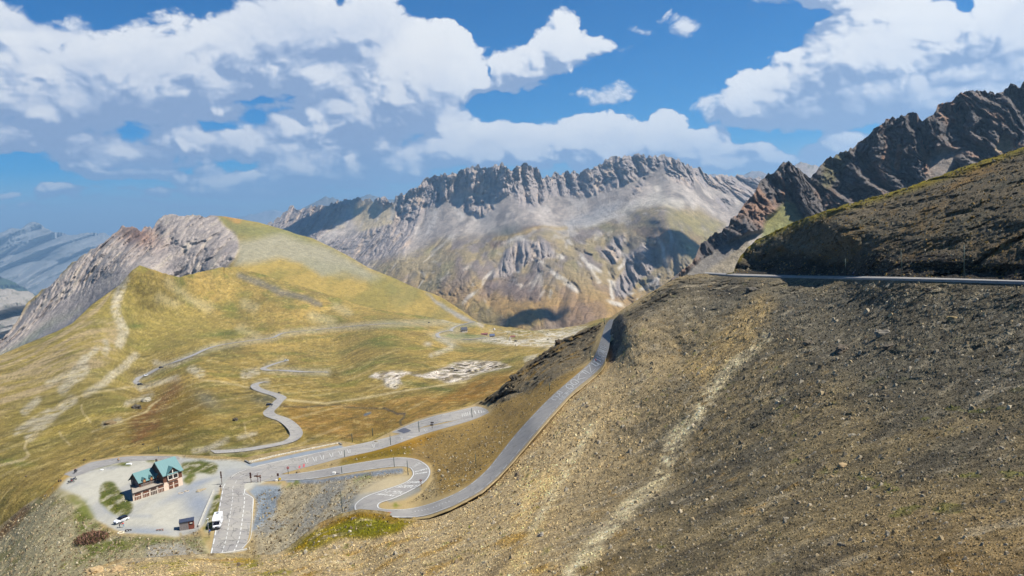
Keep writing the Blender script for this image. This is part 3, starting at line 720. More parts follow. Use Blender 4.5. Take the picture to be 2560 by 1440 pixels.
# ------------------------------------------------------------------ plateau with the refuge, junction, hairpins, left scree and dark spur
SPUR = [(1190,1012),(1247,975),(1265,955),(1280,940),(1345,888),(1395,856),(1397,846),(1435,836),(1505,802),(1495,830),(1480,870),(1470,900),(1400,940),(1330,975),(1270,1000)]
def disp_near(px, py, P):
    P = P * np.array([1, .5, 1])
    f = near_flat(px, py)
    s = poly(px, py, SPUR, 8)
    top = 1 - sm(0, 45, crest(px, py, TOP_NEAR, 60))
    sp = s * ((ridged(cols(P + 3 * fbm(P / 9, 3, 44)[:, None], 18, 9, 9), 5, 15, 0.62) - 0.45) * 15 * (0.3 + top) + 2.4 * fbm(P / 4, 4, 4))
    under_ = np.where((px > 640) & (px < 1515), np.maximum(py - line(TOP_FORE, px), 0), 0)      # dips under the foreground slope
    return (1 - f) * (sp + 1.6 * fbm(P / 22, 4, 6) + 0.8 * fbm(P / 2.6, 4, 7)) + under_ * 1.1
def paint_near(px, py, P):
    P = P * np.array([1, .5, 1])
    n1, n2, n3 = fbm(P / 14, 4, 5), fbm(P / 14, 4, 8), fbm(P / 2.2, 4, 9)
    wx = px + 7 * n1; wy = py + 5 * n2
    p = Paint(len(px), (172,152,112))
    # slope between the lower loop and the climbing road: gold turf low, grey-brown stones above
    sl = poly(wx, wy, [(860,1150),(1000,1108),(1100,1075),(1225,1030),(1260,985),(1400,940),(1480,910),(1400,1000),(1300,1090),(1200,1200),(1100,1240),(1080,1160),(980,1140)], 10)
    p.mix((158,132,82), sl)
    p.mix((134,112,72), sl * sm(0.0, 0.5, n1 + n3 * 0.5) * 0.8)
    p.mix((150,114,44), poly(wx, wy, [(860,1150),(920,1110),(1010,1100),(1100,1078),(1060,1110),(1000,1135),(900,1160)], 12) * 0.85)
    p.mix((116,104,40), stroke(wx, wy, [(860,1160),(940,1140),(1020,1128)], 7, 14) * 0.7)
    # spur
    s = poly(wx, wy, SPUR, 7)
    p.mix((122,110,88), s)
    top = 1 - sm(0, 50, py - line(TOP_NEAR, px))
    p.mix((78,70,56), s * top * 0.8)
    p.mix((142,112,52), s * sm(0.2, 0.6, fbm(cols(P, 20, 5, 5), 4, 17)) * 0.8)
    # plateau gravel
    pk = poly(wx, wy, [(148,1202),(200,1182),(300,1150),(450,1142),(640,1158),(700,1185),(640,1215),(612,1230),(550,1222),(520,1300),(490,1330),(440,1342),(310,1332),(238,1300),(210,1260),(140,1225)], 5)
    p.mix((188,184,170), pk)
    p.mix((164,163,158), pk * sm(-0.1, 0.5, fbm(np.stack([P[:, 0] / 9, P[:, 1] / 30, P[:, 2]], -1), 4, 19)) * 0.8)
    p.mix((158,160,160), pk * (blob(px, py, 480, 1250, 60, 30, -40) + blob(px, py, 350, 1325, 70, 12, 0) + blob(px, py, 570, 1175, 70, 12, -10)) * 0.7)
    p.mix((146,152,160), pk * (blob(px, py, 500, 1262, 38, 34, -60) + 0.8 * blob(px, py, 440, 1240, 60, 10, 25) + 0.8 * blob(px, py, 370, 1330, 60, 9, 0) + 0.7 * blob(px, py, 500, 1205, 70, 8, 15)) * (0.75 + 0.5 * n1))
    p.mix((150,154,158), pk * stroke(wx, wy, [(250,1240),(262,1275),(300,1295),(380,1290)], 2, 8) * .5)
    p.mix((176,176,168), poly(wx, wy, [(440,1143),(600,1150),(640,1165),(560,1175),(480,1160)], 5) * 0.7)
    p.mix((142,150,158), poly(wx, wy, [(615,1160),(850,1112),(868,1124),(800,1140),(640,1172)], 3))       # second car park
    p.mix((138,146,152), poly(wx, wy, [(640,1212),(700,1212),(706,1230),(690,1250),(690,1280),(660,1320),(630,1330),(636,1290),(640,1250),(620,1228)], 7))
    p.mix((134,140,146), stroke(wx, wy, [(720,1198),(800,1203),(880,1192),(1000,1176)], 5, 6))
    p.mix((126,134,142), stroke(wx, wy, [(1028,1205),(1000,1222),(940,1238),(890,1250),(860,1268)], [3,7,9,12,14], 7))
    p.mix((140,142,138), stroke(wx, wy, [(975,1247),(1010,1240),(1045,1225)], 6, 8) * 0.8)
    p.mix((136,138,134), stroke(wx, wy, [(640,1420),(700,1395),(760,1345),(860,1285)], 14, 16) * 0.6)
    p.mix((186,166,130), stroke(wx, wy, [(1165,1262),(1250,1190),(1330,1100),(1420,1000),(1480,950)], 9, 8) * 0.9)
    for q, w in (([(270,1228),(300,1262),(310,1270)], 22), ([(258,1250),(290,1275)], 10), ([(465,1170),(500,1165),(530,1170)], 13), ([(470,1200),(480,1190)], 8), ([(545,1245),(530,1280),(518,1320)], 7),
                 ([(230,1168),(280,1160),(320,1162)], 3), ([(370,1153),(400,1156)], 3)):
        p.mix((112,110,52), stroke(wx, wy, q, w, 7) * 0.9)
        p.mix((190,184,160), stroke(wx, wy, q, w, 7) * sm(0.0, 0.35, n3) * 0.75)
        p.mix((78,92,34), stroke(wx, wy, q, w, 7) * sm(0.0, 0.3, -n3) * 0.6)
    for q, w in (([(700,1215),(720,1210),(740,1205)], 7), ([(740,1290),(790,1255),(860,1235),(900,1215)], 5), ([(990,1262),(1010,1250)], 4), ([(700,1320),(740,1300)], 4), ([(890,1203),(920,1196)], 9)):
        p.mix((112,118,44), stroke(wx, wy, q, w, 9) * sm(-0.2, 0.4, n1 + n3) * 0.85)
    ap = poly(wx, wy, [(700,1215),(880,1200),(1020,1185),(1030,1205),(940,1235),(870,1270),(880,1290),(800,1310),(700,1400),(640,1420),(640,1330),(700,1260)], 12)
    p.mix((182,172,148), ap * 0.65)
    p.mix((152,150,142), ap * sm(0.0, 0.5, fbm(P / 12, 4, 27)) * 0.8)
    # left scree slope
    sc = poly(wx, wy, [(-60,1370),(0,1325),(60,1272),(140,1215),(200,1245),(240,1300),(260,1340),(440,1345),(500,1340),(530,1390),(480,1480),(-60,1480)], 7)
    p.mix((168,158,126), sc)
    p.mix((116,112,54), sc * sm(0.1, 0.5, fbm(P / 5, 4, 23)) * 0.55)
    p.mix((96,104,40), poly(wx, wy, [(180,1250),(215,1255),(245,1310),(300,1345),(440,1350),(520,1345),(480,1370),(330,1370),(240,1400),(180,1430),(200,1350),(190,1300)], 14) * sm(-0.4, 0.2, fbm(P / 4, 4, 24)) * 0.85)
    p.mix((128,92,60), poly(wx, wy, [(-10,1330),(60,1270),(80,1270),(40,1320),(0,1350)], 8) * 0.8)
    p.mix((170,138,60), poly(wx, wy, [(90,1245),(140,1195),(170,1185),(150,1215),(110,1250)], 6) * 0.7)
    p.mix((172,166,156), poly(wx, wy, [(370,1365),(450,1355),(500,1385),(480,1400),(360,1400)], 10) * 0.8)
    p.mix((158,146,120), stroke(wx, wy, [(455,1335),(465,1365),(468,1390)], 2.5, 3))
    p.mix((166,140,66), poly(wx, wy, [(440,1142),(620,1146),(560,1143),(500,1141)], 4) * 0.5)
    gr = near_flat(px, py)
    p.mul(1 + (0.22 * n3 + 0.2 * fbm(P / 0.8, 3, 92)) * (1 - 0.75 * gr))
    return p.c
M_NEAR = mat_ground("stony_ground", 1.8, 0.6, 0.8, 0.28, 0.16)
sheet("ground", S_NEAR, -60, 1700, 2.4, TOP_NEAR, lambda x: np.where(x < 185, 1475, np.minimum(np.where(x < 1515, line(TOP_FORE, np.maximum(x, 185)) + 26, line(TOP_NEAR, x) + 60), 1480)),
      disp_near, paint_near, M_NEAR, back=((2, -0.3), (6, -3), (40, -30)), jag=jagger(5, 14, 85, 1245, 1512, 10), key='near', grain=lambda x, y: 1 - 0.8 * near_flat(x, y) * (1 - isle(x, y)))

# ------------------------------------------------------------------ foreground slope of loose shale
def disp_fore(px, py, P):
    D = P @ FV
    P = P * np.array([1, .4, 1])
    cdist = crest(px, py, TOP_FORE, 120)
    edge = np.where((px > 1000) & (px < 1525), sm(3, 55, cdist), sm(0, 16, cdist))
    roadside = 1 - (1 - edge) * sm(1000, 1040, px) * (1 - sm(1540, 1640, px)) - 0.4 * (1 - edge)
    roadside = np.clip(roadside, 0, 1) * (1 - (1 - edge) * sm(1760, 1800, px))
    Q1 = P + 3.0 * fbm(P / 11, 3, 44)[:, None]
    st = (ridged(cols(Q1, 15, 6, 6), 5, 15, 0.65) - 0.42)
    k = np.clip(D / 130, 0.25, 1.5)
    r = 0.25 + 0.6 * sm(1500, 2100, px)
    band = np.exp(-(cdist / 34.0) ** 2) * sm(1530, 1600, px) * (1 - sm(1780, 1900, px))
    return roadside * (st * 3.0 * k * r + 1.0 * k * fbm(P / 3.4, 4, 7) + 0.5 * fbm(P / 0.9, 3, 8) * np.clip(k, .3, 1)
        + band * (ridged(cols(P, 14, 5, 5), 4, 18) - 0.4) * 10 + 6 * k * fbm(P / 45, 3, 3) * sm(20, 110, cdist))
def paint_fore(px, py, P):
    P = P * np.array([1, .4, 1])
    n1, n2, n3 = fbm(P / 9, 4, 5), fbm(P / 9, 4, 8), fbm(P / 1.6, 4, 9)
    wx = px + 12 * n1; wy = py + 8 * n2
    p = Paint(len(px), (178,158,122))
    st = fbm(cols(P, 22, 5, 5), 4, 19)
    rt = sm(1380, 1800, wx + (wy - 1000) * 0.25)
    p.mix((134,120,92), rt)
    p.mix((96,90,76), rt * sm(-0.15, 0.45, st) * 0.85)
    p.mix((116,106,84), (1 - rt) * sm(0.15, 0.6, st) * poly(wx, wy, [(1480,1000),(1900,900),(1850,1150),(1600,1280),(1400,1250)], 60) * 0.8)
    p.mix((170,142,98), sm(1150, 1440, wy) * sm(1900, 2400, wx) * 0.5)
    up = poly(wx, wy, [(1560,800),(1700,720),(1900,700),(2640,715),(2640,1000),(2200,1000),(1900,830),(1750,790)], 60)
    p.mix((102,97,84), up * 0.8)
    p.mix((86,80,68), poly(wx, wy, [(1550,790),(1700,695),(1900,700),(1850,740),(1700,740),(1600,800)], 10) * 0.85)
    p.mix((186,160,112), poly(wx, wy, [(1830,780),(1900,740),(1940,760),(1880,860),(1760,960),(1700,930),(1780,860)], 22) * 0.6)
    # pale gully running down
    p.mix((206,190,154), stroke(wx, wy, [(1920,840),(1850,900),(1790,960),(1740,1040),(1680,1110),(1650,1200),(1560,1280),(1500,1340),(1440,1440)], [5,7,10,12,15,13,10,16,26], 18) * sm(-0.7, 0.1, n3 + n2 + 0.25))
    p.mix((214,186,134), poly(wx, wy, [(1300,1180),(1420,1180),(1400,1240),(1360,1300),(1300,1440),(1250,1440),(1290,1300)], 26) * 0.6)
    p.mix((96,84,66), stroke(wx, wy, [(1352,1250),(1338,1300),(1310,1340),(1270,1390),(1225,1435)], 7, 14) * 0.5)
    p.mix((128,120,104), stroke(wx, wy, [(1545,795),(1530,880),(1560,870)], 9, 8) * 0.7)
    p.mix((94,88,80), stroke(wx, wy, [(1548,800),(1534,870),(1526,890)], 14, 6))  # shadowed face of the roadside cut, painted darker
    p.mix((206,190,154), stroke(wx, wy, [(1480,1060),(1440,1130),(1400,1200),(1370,1260),(1330,1330)], [4,7,9,9,6], 16) * sm(-0.5, 0.3, n3 + n1 + 0.2) * 0.65)
    # knoll and lower left turf
    p.mix((130,116,46), poly(wx, wy, [(720,1385),(760,1345),(850,1290),(900,1275),(960,1282),(1040,1300),(1000,1330),(940,1345),(850,1350),(780,1375)], 9))
    p.mix((100,102,34), poly(wx, wy, [(820,1330),(860,1305),(940,1290),(1010,1310),(930,1340),(860,1340)], 12) * 0.7)
    p.mix((122,92,44), stroke(wx, wy, [(800,1315),(900,1283),(990,1293)], 6, 8) * 0.6)
    p.mix((118,112,40), (stroke(wx, wy, [(330,1430),(430,1415),(560,1405),(640,1412)], 10, 16) + stroke(wx, wy, [(440,1440),(600,1435),(720,1430)], 8, 14)) * sm(-0.5, 0.3, n1 + n3) * 0.8)
    p.mix((156,122,52), sm(0.1, 0.6, fbm(P / 5, 4, 25)) * sm(1250, 1350, wy) * (1 - sm(1300, 1700, wx)) * 0.6)
    tuft = sm(0.42, 0.62, fbm(P / 1.8, 3, 26)) * (1 - up * 0.7)
    p.mix((116,116,60), tuft * sm(0.0, 0.4, n2 + 0.1) * 0.6)
    p.mix((146,118,72), tuft * sm(0.0, 0.4, -n2 + 0.05) * 0.6)
    p.mix((84,78,66), sm(0.1, 0.4, fbm(cols(P, 9, 1.6, 1.6), 5, 39, .6)) * rt * 0.55)
    p.mix((176,164,140), sm(0.2, 0.5, fbm(cols(P, 14, 2.2, 2.2), 5, 49, .6)) * 0.4)
    p.mix((88,80,66), sm(0.5, 0.85, ridged(cols(P + 1.5 * fbm(P / 6, 2, 3)[:, None], 26, 3.4, 3.4), 5, 57, .6)) * (0.25 + 0.4 * rt))
    p.mul(1 + 0.30 * n3 + 0.28 * fbm(P / 0.5, 3, 92))
    return p.c
M_FORE = mat_ground("shale", 0.9, 0.3, 1.0, 0.42, 0.30)
sheet("ground", S_FORE, 180, 2640, 2.4, TOP_FORE, lambda x: x * 0 + 1500, disp_fore, paint_fore, M_FORE, back=((1.5, -0.12), (4, -3), (12, -14)), jag=jagger(4, 14, 87, 1535, 1760, 10), key='fore', alb=1.22)

# ------------------------------------------------------------------ hillside above the upper road
def disp_hill(px, py, P):
    P = P * np.array([1, .35, 1])
    q = cols(P + 3 * fbm(P / 9, 3, 44)[:, None], 17, 8, 8)
    cut = sm(0, 1, (py - line([(1838,640),(1950,610),(2100,650),(2300,650),(2640,660)], px)) / 25)
    st = (ridged(q, 5, 15, 0.65) - 0.42) * 7
    cl = (ridged(cols(P, 12, 14, 7), 5, 45, 0.66)) * 10
    return (st * 0.7 + cut * cl + fbm(P / 9, 6, 27, 0.72) * 3.2) * sm(-1, 14, line([(1815,684),(2000,691),(2250,698),(2640,712)], px) - py)
def paint_hill(px, py, P):
    P = P * np.array([1, .35, 1])
    n1, n2, n3 = fbm(P / 9, 4, 5), fbm(P / 9, 4, 8), fbm(P / 1.8, 4, 9)
    wx = px + 12 * n1; wy = py + 8 * n2
    p = Paint(len(px), (108,98,80))
    p.mix((132,106,66), sm(-0.05, 0.5, fbm(cols(P, 30, 8, 8), 4, 19)) * 0.8)
    p.mix((92,88,74), sm(0.1, 0.5, fbm(cols(P, 20, 7, 7), 4, 29)) * 0.8)
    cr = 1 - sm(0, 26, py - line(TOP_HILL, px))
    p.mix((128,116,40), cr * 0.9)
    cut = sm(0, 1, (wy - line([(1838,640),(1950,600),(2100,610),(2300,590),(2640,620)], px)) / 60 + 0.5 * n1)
    p.mix((48,45,41), cut * 0.93)  # shade of the cut cliff, painted in as a near-black colour
    p.mix((120,114,98), poly(wx, wy, [(1950,600),(2100,590),(2130,640),(2080,660),(1980,630)], 14) * 0.8)
    p.mul(1 + 0.3 * n3 + 0.15 * fbm(P / 0.8, 3, 92))
    return p.c
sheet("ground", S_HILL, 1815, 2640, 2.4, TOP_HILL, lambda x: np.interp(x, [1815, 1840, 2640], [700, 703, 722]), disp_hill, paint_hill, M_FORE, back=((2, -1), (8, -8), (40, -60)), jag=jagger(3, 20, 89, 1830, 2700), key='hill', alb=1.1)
# ------------------------------------------------------------------ clouds: a far shell of cloud cover (60 km off) over the physical sky
CL = [ # centre x, y, half width, half height, density, tone (grey 0 .. white 1)
 (200,190,330,85,1.0,.35),(520,150,260,110,1.1,.45),(760,90,260,100,1.2,.25),(640,240,340,60,1.0,.2),(900,60,150,70,1.0,.6),(960,0,80,45,1.0,.7),(980,230,220,90,1.0,.35),(60,60,190,60,.8,.3),(300,30,60,25,.1,.5),
 (180,270,260,50,1.0,.05),(-40,190,160,70,1.0,.5),(60,100,120,22,.9,.9),
 (1070,150,115,80,1.2,.95),(1140,110,75,55,1.1,1.0),(1150,190,80,70,1.1,1.0),(1010,210,110,60,1.0,.85),(940,255,130,50,1.0,.7),(1100,260,90,60,1.0,.45),(1050,300,120,30,.9,.3),
 (1240,165,80,75,1.0,.75),(1385,85,62,60,1.05,.85),(1340,140,110,50,1.05,.7),(1430,125,80,40,.95,.7),(1490,120,60,22,.75,.6),(1290,200,60,30,.8,.5),
 (1340,225,30,20,.5,.5),(1500,240,75,26,.75,.4),(1560,235,35,25,.55,.4),(1720,60,65,32,.6,.4),(1620,85,45,14,.45,.4),
 (800,300,30,30,.7,.6),(800,335,90,40,1.0,.95),(880,330,60,40,1.0,.9),(720,370,120,40,1.0,.6),(600,350,190,45,1.0,.3),(480,330,150,45,1.0,.45),(330,390,210,42,1.0,.15),(200,370,90,40,.9,.4),(120,330,180,45,.9,.15),
 (20,340,120,40,.85,.3),(680,310,60,40,.8,.4),(560,300,90,20,.5,.5),(900,400,260,34,.9,.35),(1100,370,180,50,1.0,.45),(560,455,110,16,.85,.55),(700,440,190,22,.7,.35),(950,440,180,30,.8,.35),(150,483,60,15,.85,.55),(410,480,26,13,.6,.6),(10,493,30,6,.5,.5),(360,490,40,9,.4,.4),
 (400,432,80,10,.6,.4),(640,480,160,10,.45,.3),
 (1190,340,90,34,1.0,.7),(1290,330,60,28,.9,.6),(1340,360,70,50,1.0,.85),(1400,370,60,40,1.0,.8),(1480,330,90,40,1.1,1.0),(1560,330,50,34,1.0,.95),(1480,370,160,40,1.0,.7),(1220,390,140,36,1.0,.5),
 (1680,310,48,30,1.05,1.0),(1650,330,60,25,1.0,.9),(1690,350,80,40,1.0,.85),(1760,360,70,34,1.0,.7),(1820,390,100,30,1.0,.6),(1620,380,160,30,1.0,.55),(1900,400,120,22,.8,.45),(1940,385,60,18,.8,.7),(2060,375,60,26,.8,.6),(2120,360,70,30,.8,.5),(2050,410,160,20,.8,.4),
 (1860,215,62,44,1.1,.85),(1930,210,50,40,1.05,.85),(1830,265,90,45,1.0,.45),(1900,270,110,45,1.0,.4),(2000,200,90,70,1.1,.85),(2080,140,90,70,1.15,.9),(2150,90,90,75,1.15,.95),(2220,30,90,60,1.1,1.0),(2330,70,120,70,1.15,1.0),(2440,60,100,60,1.1,.9),
 (2250,180,230,110,1.3,.55),(2100,250,170,62,1.2,.3),(2350,250,240,60,1.2,.15),(2540,40,90,100,1.1,.75),(2500,200,140,140,1.3,.45),(2620,120,150,140,1.2,.5),(2000,290,140,34,1.1,.12),(2120,0,120,30,.8,.8),(2100,-40,200,60,1.0,.8)]
rgc = np.random.RandomState(21)
for x, y, rx, ry, t in ((165,482,62,20,.7),(120,492,40,14,.6),(410,480,34,16,.7),(20,492,50,10,.55),(520,455,110,22,.7),(640,450,100,24,.75),(600,475,160,14,.5),(760,430,120,24,.55),(300,440,140,16,.45)):
    CL.append((x, y, rx, ry, 1.0, t))
for i in range(60):                                   # small puffs, smaller toward the horizon
    x, y = rgc.uniform(-80, 1180), rgc.uniform(150, 480); k_ = 1.25 - (y - 150) / 420
    CL.append((x, y, rgc.uniform(34, 85) * k_, rgc.uniform(16, 34) * k_, .85, rgc.choice([.3, .55, .8, .95])))
for i in range(46):
    x, y = rgc.uniform(1160, 2120), rgc.uniform(325, 415); k_ = 1.1 - (y - 325) / 220
    CL.append((x, y, rgc.uniform(24, 60) * k_, rgc.uniform(14, 30) * k_, .95, rgc.choice([.4, .65, .9, 1.0])))
for x, y, rx, t in ((100,440,150,.5),(330,470,200,.45),(620,455,220,.4),(250,505,180,.35),(520,512,160,.4),(820,470,150,.5),(40,520,120,.3)):
    CL.append((x, y, rx, 9, .62, t))
GAP = [(140,20,60,34,1.1),(250,35,40,30,1.0),(335,12,34,30,1.0),(20,90,30,8,.5),(660,285,40,34,.9),(540,312,80,20,1.1),(620,250,60,12,.6),(720,275,30,20,.5),(850,240,26,14,.6),(700,250,70,10,.6),(1060,20,70,40,1.1),(860,0,24,24,.9),(30,395,50,24,1.0),(430,395,10,10,.2),
       (1215,175,10,34,.8),(1190,270,60,30,.8),(1280,260,70,30,.6),(2420,25,40,26,1.0),(410,255,30,6,.5),(1230,60,90,70,1.3),(100,440,200,14,.7),(300,455,300,10,.7)]
cx_ = np.arange(-500, 3060, 2.4); cy_ = np.arange(-420, 860, 2.4)
PX, PY = np.meshgrid(cx_, cy_)
sh = PX.shape
dr = ray(PX.ravel(), PY.ravel()); dr = dr / np.linalg.norm(dr, axis=1)[:, None]
az = np.arctan2(dr[:, 0], dr[:, 1]); el = np.arcsin(dr[:, 2])
Q = np.stack([az * 10, el * 15, az * 0], -1)
wrp = np.stack([fbm(Q * 0.8, 4, 3), fbm(Q * 0.8, 4, 7)], -1)
WX = PX.ravel() + 30 * wrp[:, 0] + 12 * fbm(Q * 4, 4, 9); WY = PY.ravel() + 22 * wrp[:, 1] + 9 * fbm(Q * 4, 4, 19)
def billow(Qc, o, s):
    a, t, n, q = 1.0, 0.0, 0.0, Qc
    for k in range(o):
        t = t + a * (1 - np.abs(perlin(q, s + k)) * 2.2); n += a; a *= 0.62; q = q * 2.1
    return t / n
bil = 1 - billow(Q * 1.9 + np.pad(wrp, ((0, 0), (0, 1))) * 0.5, 6, 40)        # rounded lumps
def blur(A, r):
    for ax in (0, 1):
        cs = np.cumsum(np.pad(A, [(r + 1, r) if a == ax else (0, 0) for a in (0, 1)], mode='edge'), ax)
        A = (np.take(cs, range(2 * r + 1, cs.shape[ax]), ax) - np.take(cs, range(0, cs.shape[ax] - 2 * r - 1), ax)) / (2 * r + 1)
    return A
wisp = fbm(Q * 3, 6, 60)
dens = np.zeros(WX.shape); tone = np.zeros(WX.shape); tw = np.zeros(WX.shape) + 1e-6; base = np.zeros(WX.shape)
for x, y, rx, ry, w, t in CL:
    r2 = ((WX - x) / (rx * 1.15)) ** 2 + ((WY - y) / (ry * 1.25)) ** 2
    g = np.clip(1 - r2, 0, 1)
    dens = dens + (1 - dens / 1.6) * np.clip(w * g ** 0.8, 0, None)
    k = g ** 1.6 * w * (1.5 if rx < 90 else 1.0)
    tone += k * t; base += k * np.clip((y - WY) / ry, -1, 1); tw += k
outside = (1 - sm(-300, -60, PX.ravel())) + sm(2600, 2800, PX.ravel()) + (1 - sm(-200, -30, PY.ravel()))
dens = dens + np.clip(outside, 0, 1) * sm(-0.1, 0.4, fbm(Q * 0.7, 4, 77)) * 1.0
for x, y, rx, ry, w in GAP:
    r2 = ((WX - x) / rx) ** 2 + ((WY - y) / ry) ** 2
    dens = dens - 1.1 * w * np.exp(-r2 * 1.1)
tone = tone / tw; base = base / tw
d = dens - 0.36 + (bil - 0.45) * 0.55 + 0.30 * wisp
alpha = sm(-0.05, 0.52 - 0.30 * np.clip(tone, 0, 1), d)
G = np.clip(d.reshape(sh), -0.25, 1.6)
def ahead(G, dx, dy):
    return np.roll(np.roll(G, -dx, 1), -dy, 0)
G1, G2, G3 = blur(G, 1), blur(G, 4), blur(G, 12)
def rim(A, n_): return A - ahead(A, n_, -int(n_ * 1.3))
G4 = blur(G3, 16)
lit = rim(G1, 3) * 1.1 + rim(G1, 6) * 0.5 + rim(G2, 8) * 1.0 + rim(G3, 22) * 1.3 + rim(G4, 44) * 0.9  # sunlit rims and shaded sides, painted into the cloud colour
Bl = blur(bil.reshape(sh), 1)
lit = lit + (rim(Bl, 3) * 1.0 + rim(blur(Bl, 3), 7) * 1.1) * sm(0.0, 0.7, tone.reshape(sh)) * 1.15
lit = np.clip(lit.ravel(), -1, 1)
deep = sm(0.5, 1.3, G3.ravel())
bt = tone
b = 0.10 + bt * 0.38 + base * 0.28 + lit * (0.30 + 0.75 * bt) * (1 - 0.3 * deep) + (bil - 0.5) * (0.16 + 0.34 * bt) + 0.07 * wisp
b = np.tanh(np.clip(b, 0, 3) * 1.18) * 1.06
b = np.clip(b, 0, 1.0)
low = sm(330, 520, PY.ravel() + (PX.ravel() - 1280) * 0.03)
g0 = lin((146, 168, 204)); g1 = lin((192, 205, 228)); g2 = lin((252, 253, 254))
c = np.where(b[:, None] < 0.5, g0 + (g1 - g0) * (b[:, None] * 2), g1 + (g2 - g1) * (b[:, None] * 2 - 1))
left = 1 - sm(900, 1700, PX.ravel())
hz = lin((122, 164, 214))
k = (low * (0.2 + 0.3 * left) * (1 - 0.5 * b))[:, None]
c = c * (1 - k) + hz * k  # distance haze painted over the low clouds
# horizon haze, painted into the shell's colour and alpha
veil = sm(360, 600, PY.ravel() + (PX.ravel() - 1280) * 0.052) * (0.62 + 0.3 * left)
a2 = np.maximum(alpha * (1 - 0.25 * low * left), veil)
c = c * (alpha / np.maximum(a2, 1e-3))[:, None] + lin((104, 158, 214)) * (1 - alpha / np.maximum(a2, 1e-3))[:, None] if False else c
ca = alpha * (1 - 0.25 * low * left)
at_ = ca + (1 - ca) * veil
c = (c * ca[:, None] + lin((96, 160, 226)) * ((1 - ca) * veil)[:, None]) / np.maximum(at_, 1e-4)[:, None]
mc = bpy.data.materials.new("cloud_cover"); mc.use_nodes = True
n, l = mc.node_tree.nodes, mc.node_tree.links
n.remove(n["Principled BSDF"])
att = n.new("ShaderNodeAttribute"); att.attribute_name = "Col"
em = n.new("ShaderNodeEmission"); tr = n.new("ShaderNodeBsdfTransparent"); mx = n.new("ShaderNodeMixShader")
em.inputs[1].default_value = 1 / 2 ** vs.exposure
l.new(att.outputs["Color"], em.inputs[0]); l.new(att.outputs["Alpha"], mx.inputs[0])
l.new(tr.outputs[0], mx.inputs[1]); l.new(em.outputs[0], mx.inputs[2]); l.new(mx.outputs[0], n["Material Output"].inputs[0])
Vs = dr * 60000.0
R_, C_ = sh; idx = np.arange(R_ * C_).reshape(sh)
Qd = np.stack([idx[:-1, :-1], idx[1:, :-1], idx[1:, 1:], idx[:-1, 1:]], -1).reshape(-1, 4)
tag(mesh_obj("sky", Vs, Qd, c, True, mc, alpha=at_), kind='structure')
del PX, PY, Q, Vs, Qd, dr

# ------------------------------------------------------------------ air: one even box of haze round everything but the sky
hx0, hx1, hy0, hy1, hz0, hz1 = -22000, 16000, -3000, 34000, -9000, 1150
V = [(x, y, z) for z in (hz0, hz1) for y in (hy0, hy1) for x in (hx0, hx1)]
mh = bpy.data.materials.new("haze_air"); mh.use_nodes = True
n, l = mh.node_tree.nodes, mh.node_tree.links
n.remove(n["Principled BSDF"])
pv = n.new("ShaderNodeVolumePrincipled")
pv.inputs["Color"].default_value = (0.40, 0.68, 1.0, 1); pv.inputs["Density"].default_value = 6.6e-5
pv.inputs["Anisotropy"].default_value = 0.2
l.new(pv.outputs[0], n["Material Output"].inputs["Volume"])
tag(mesh_obj("haze", V, [(0,2,3,1),(4,5,7,6),(0,1,5,4),(2,6,7,3),(0,4,6,2),(1,3,7,5)], None, False, mh), kind='stuff')

# ------------------------------------------------------------------ two cumulus over the range, above the picture; they shade the massif
import bmesh
def cumulus(px, py, D, r, seed):
    T = at([px], [py], D)[0]; c = T + SUN_DIR * ((2700 - T[2]) / SUN_DIR[2])
    b = bmesh.new(); bmesh.ops.create_icosphere(b, subdivisions=5, radius=1)
    v = np.array([q.co[:] for q in b.verts]); f = np.array([[w.index for w in q.verts] for q in b.faces]); b.free()
    v = v * (0.75 + 0.5 * (1 - ridged(v * 1.3 + seed, 5, seed, .6)) + .35 * fbm(v * .9 + seed, 3, seed))[:, None]
    v = v * np.array([r, r * .8, r * .35]); v[:, 2] = np.maximum(v[:, 2], -r * .1)
    o = mesh_obj("clouds", v + c, f, None, True, M_CUM); tag(o, kind='stuff')
M_CUM = mat("cumulus_white", (235,236,240), 1.0, var=.02, size=200, spec=0)
cumulus(740, 580, 5000, 300, 3); cumulus(1655, 690, 2700, 130, 7); cumulus(1330, 790, 2050, 70, 9)
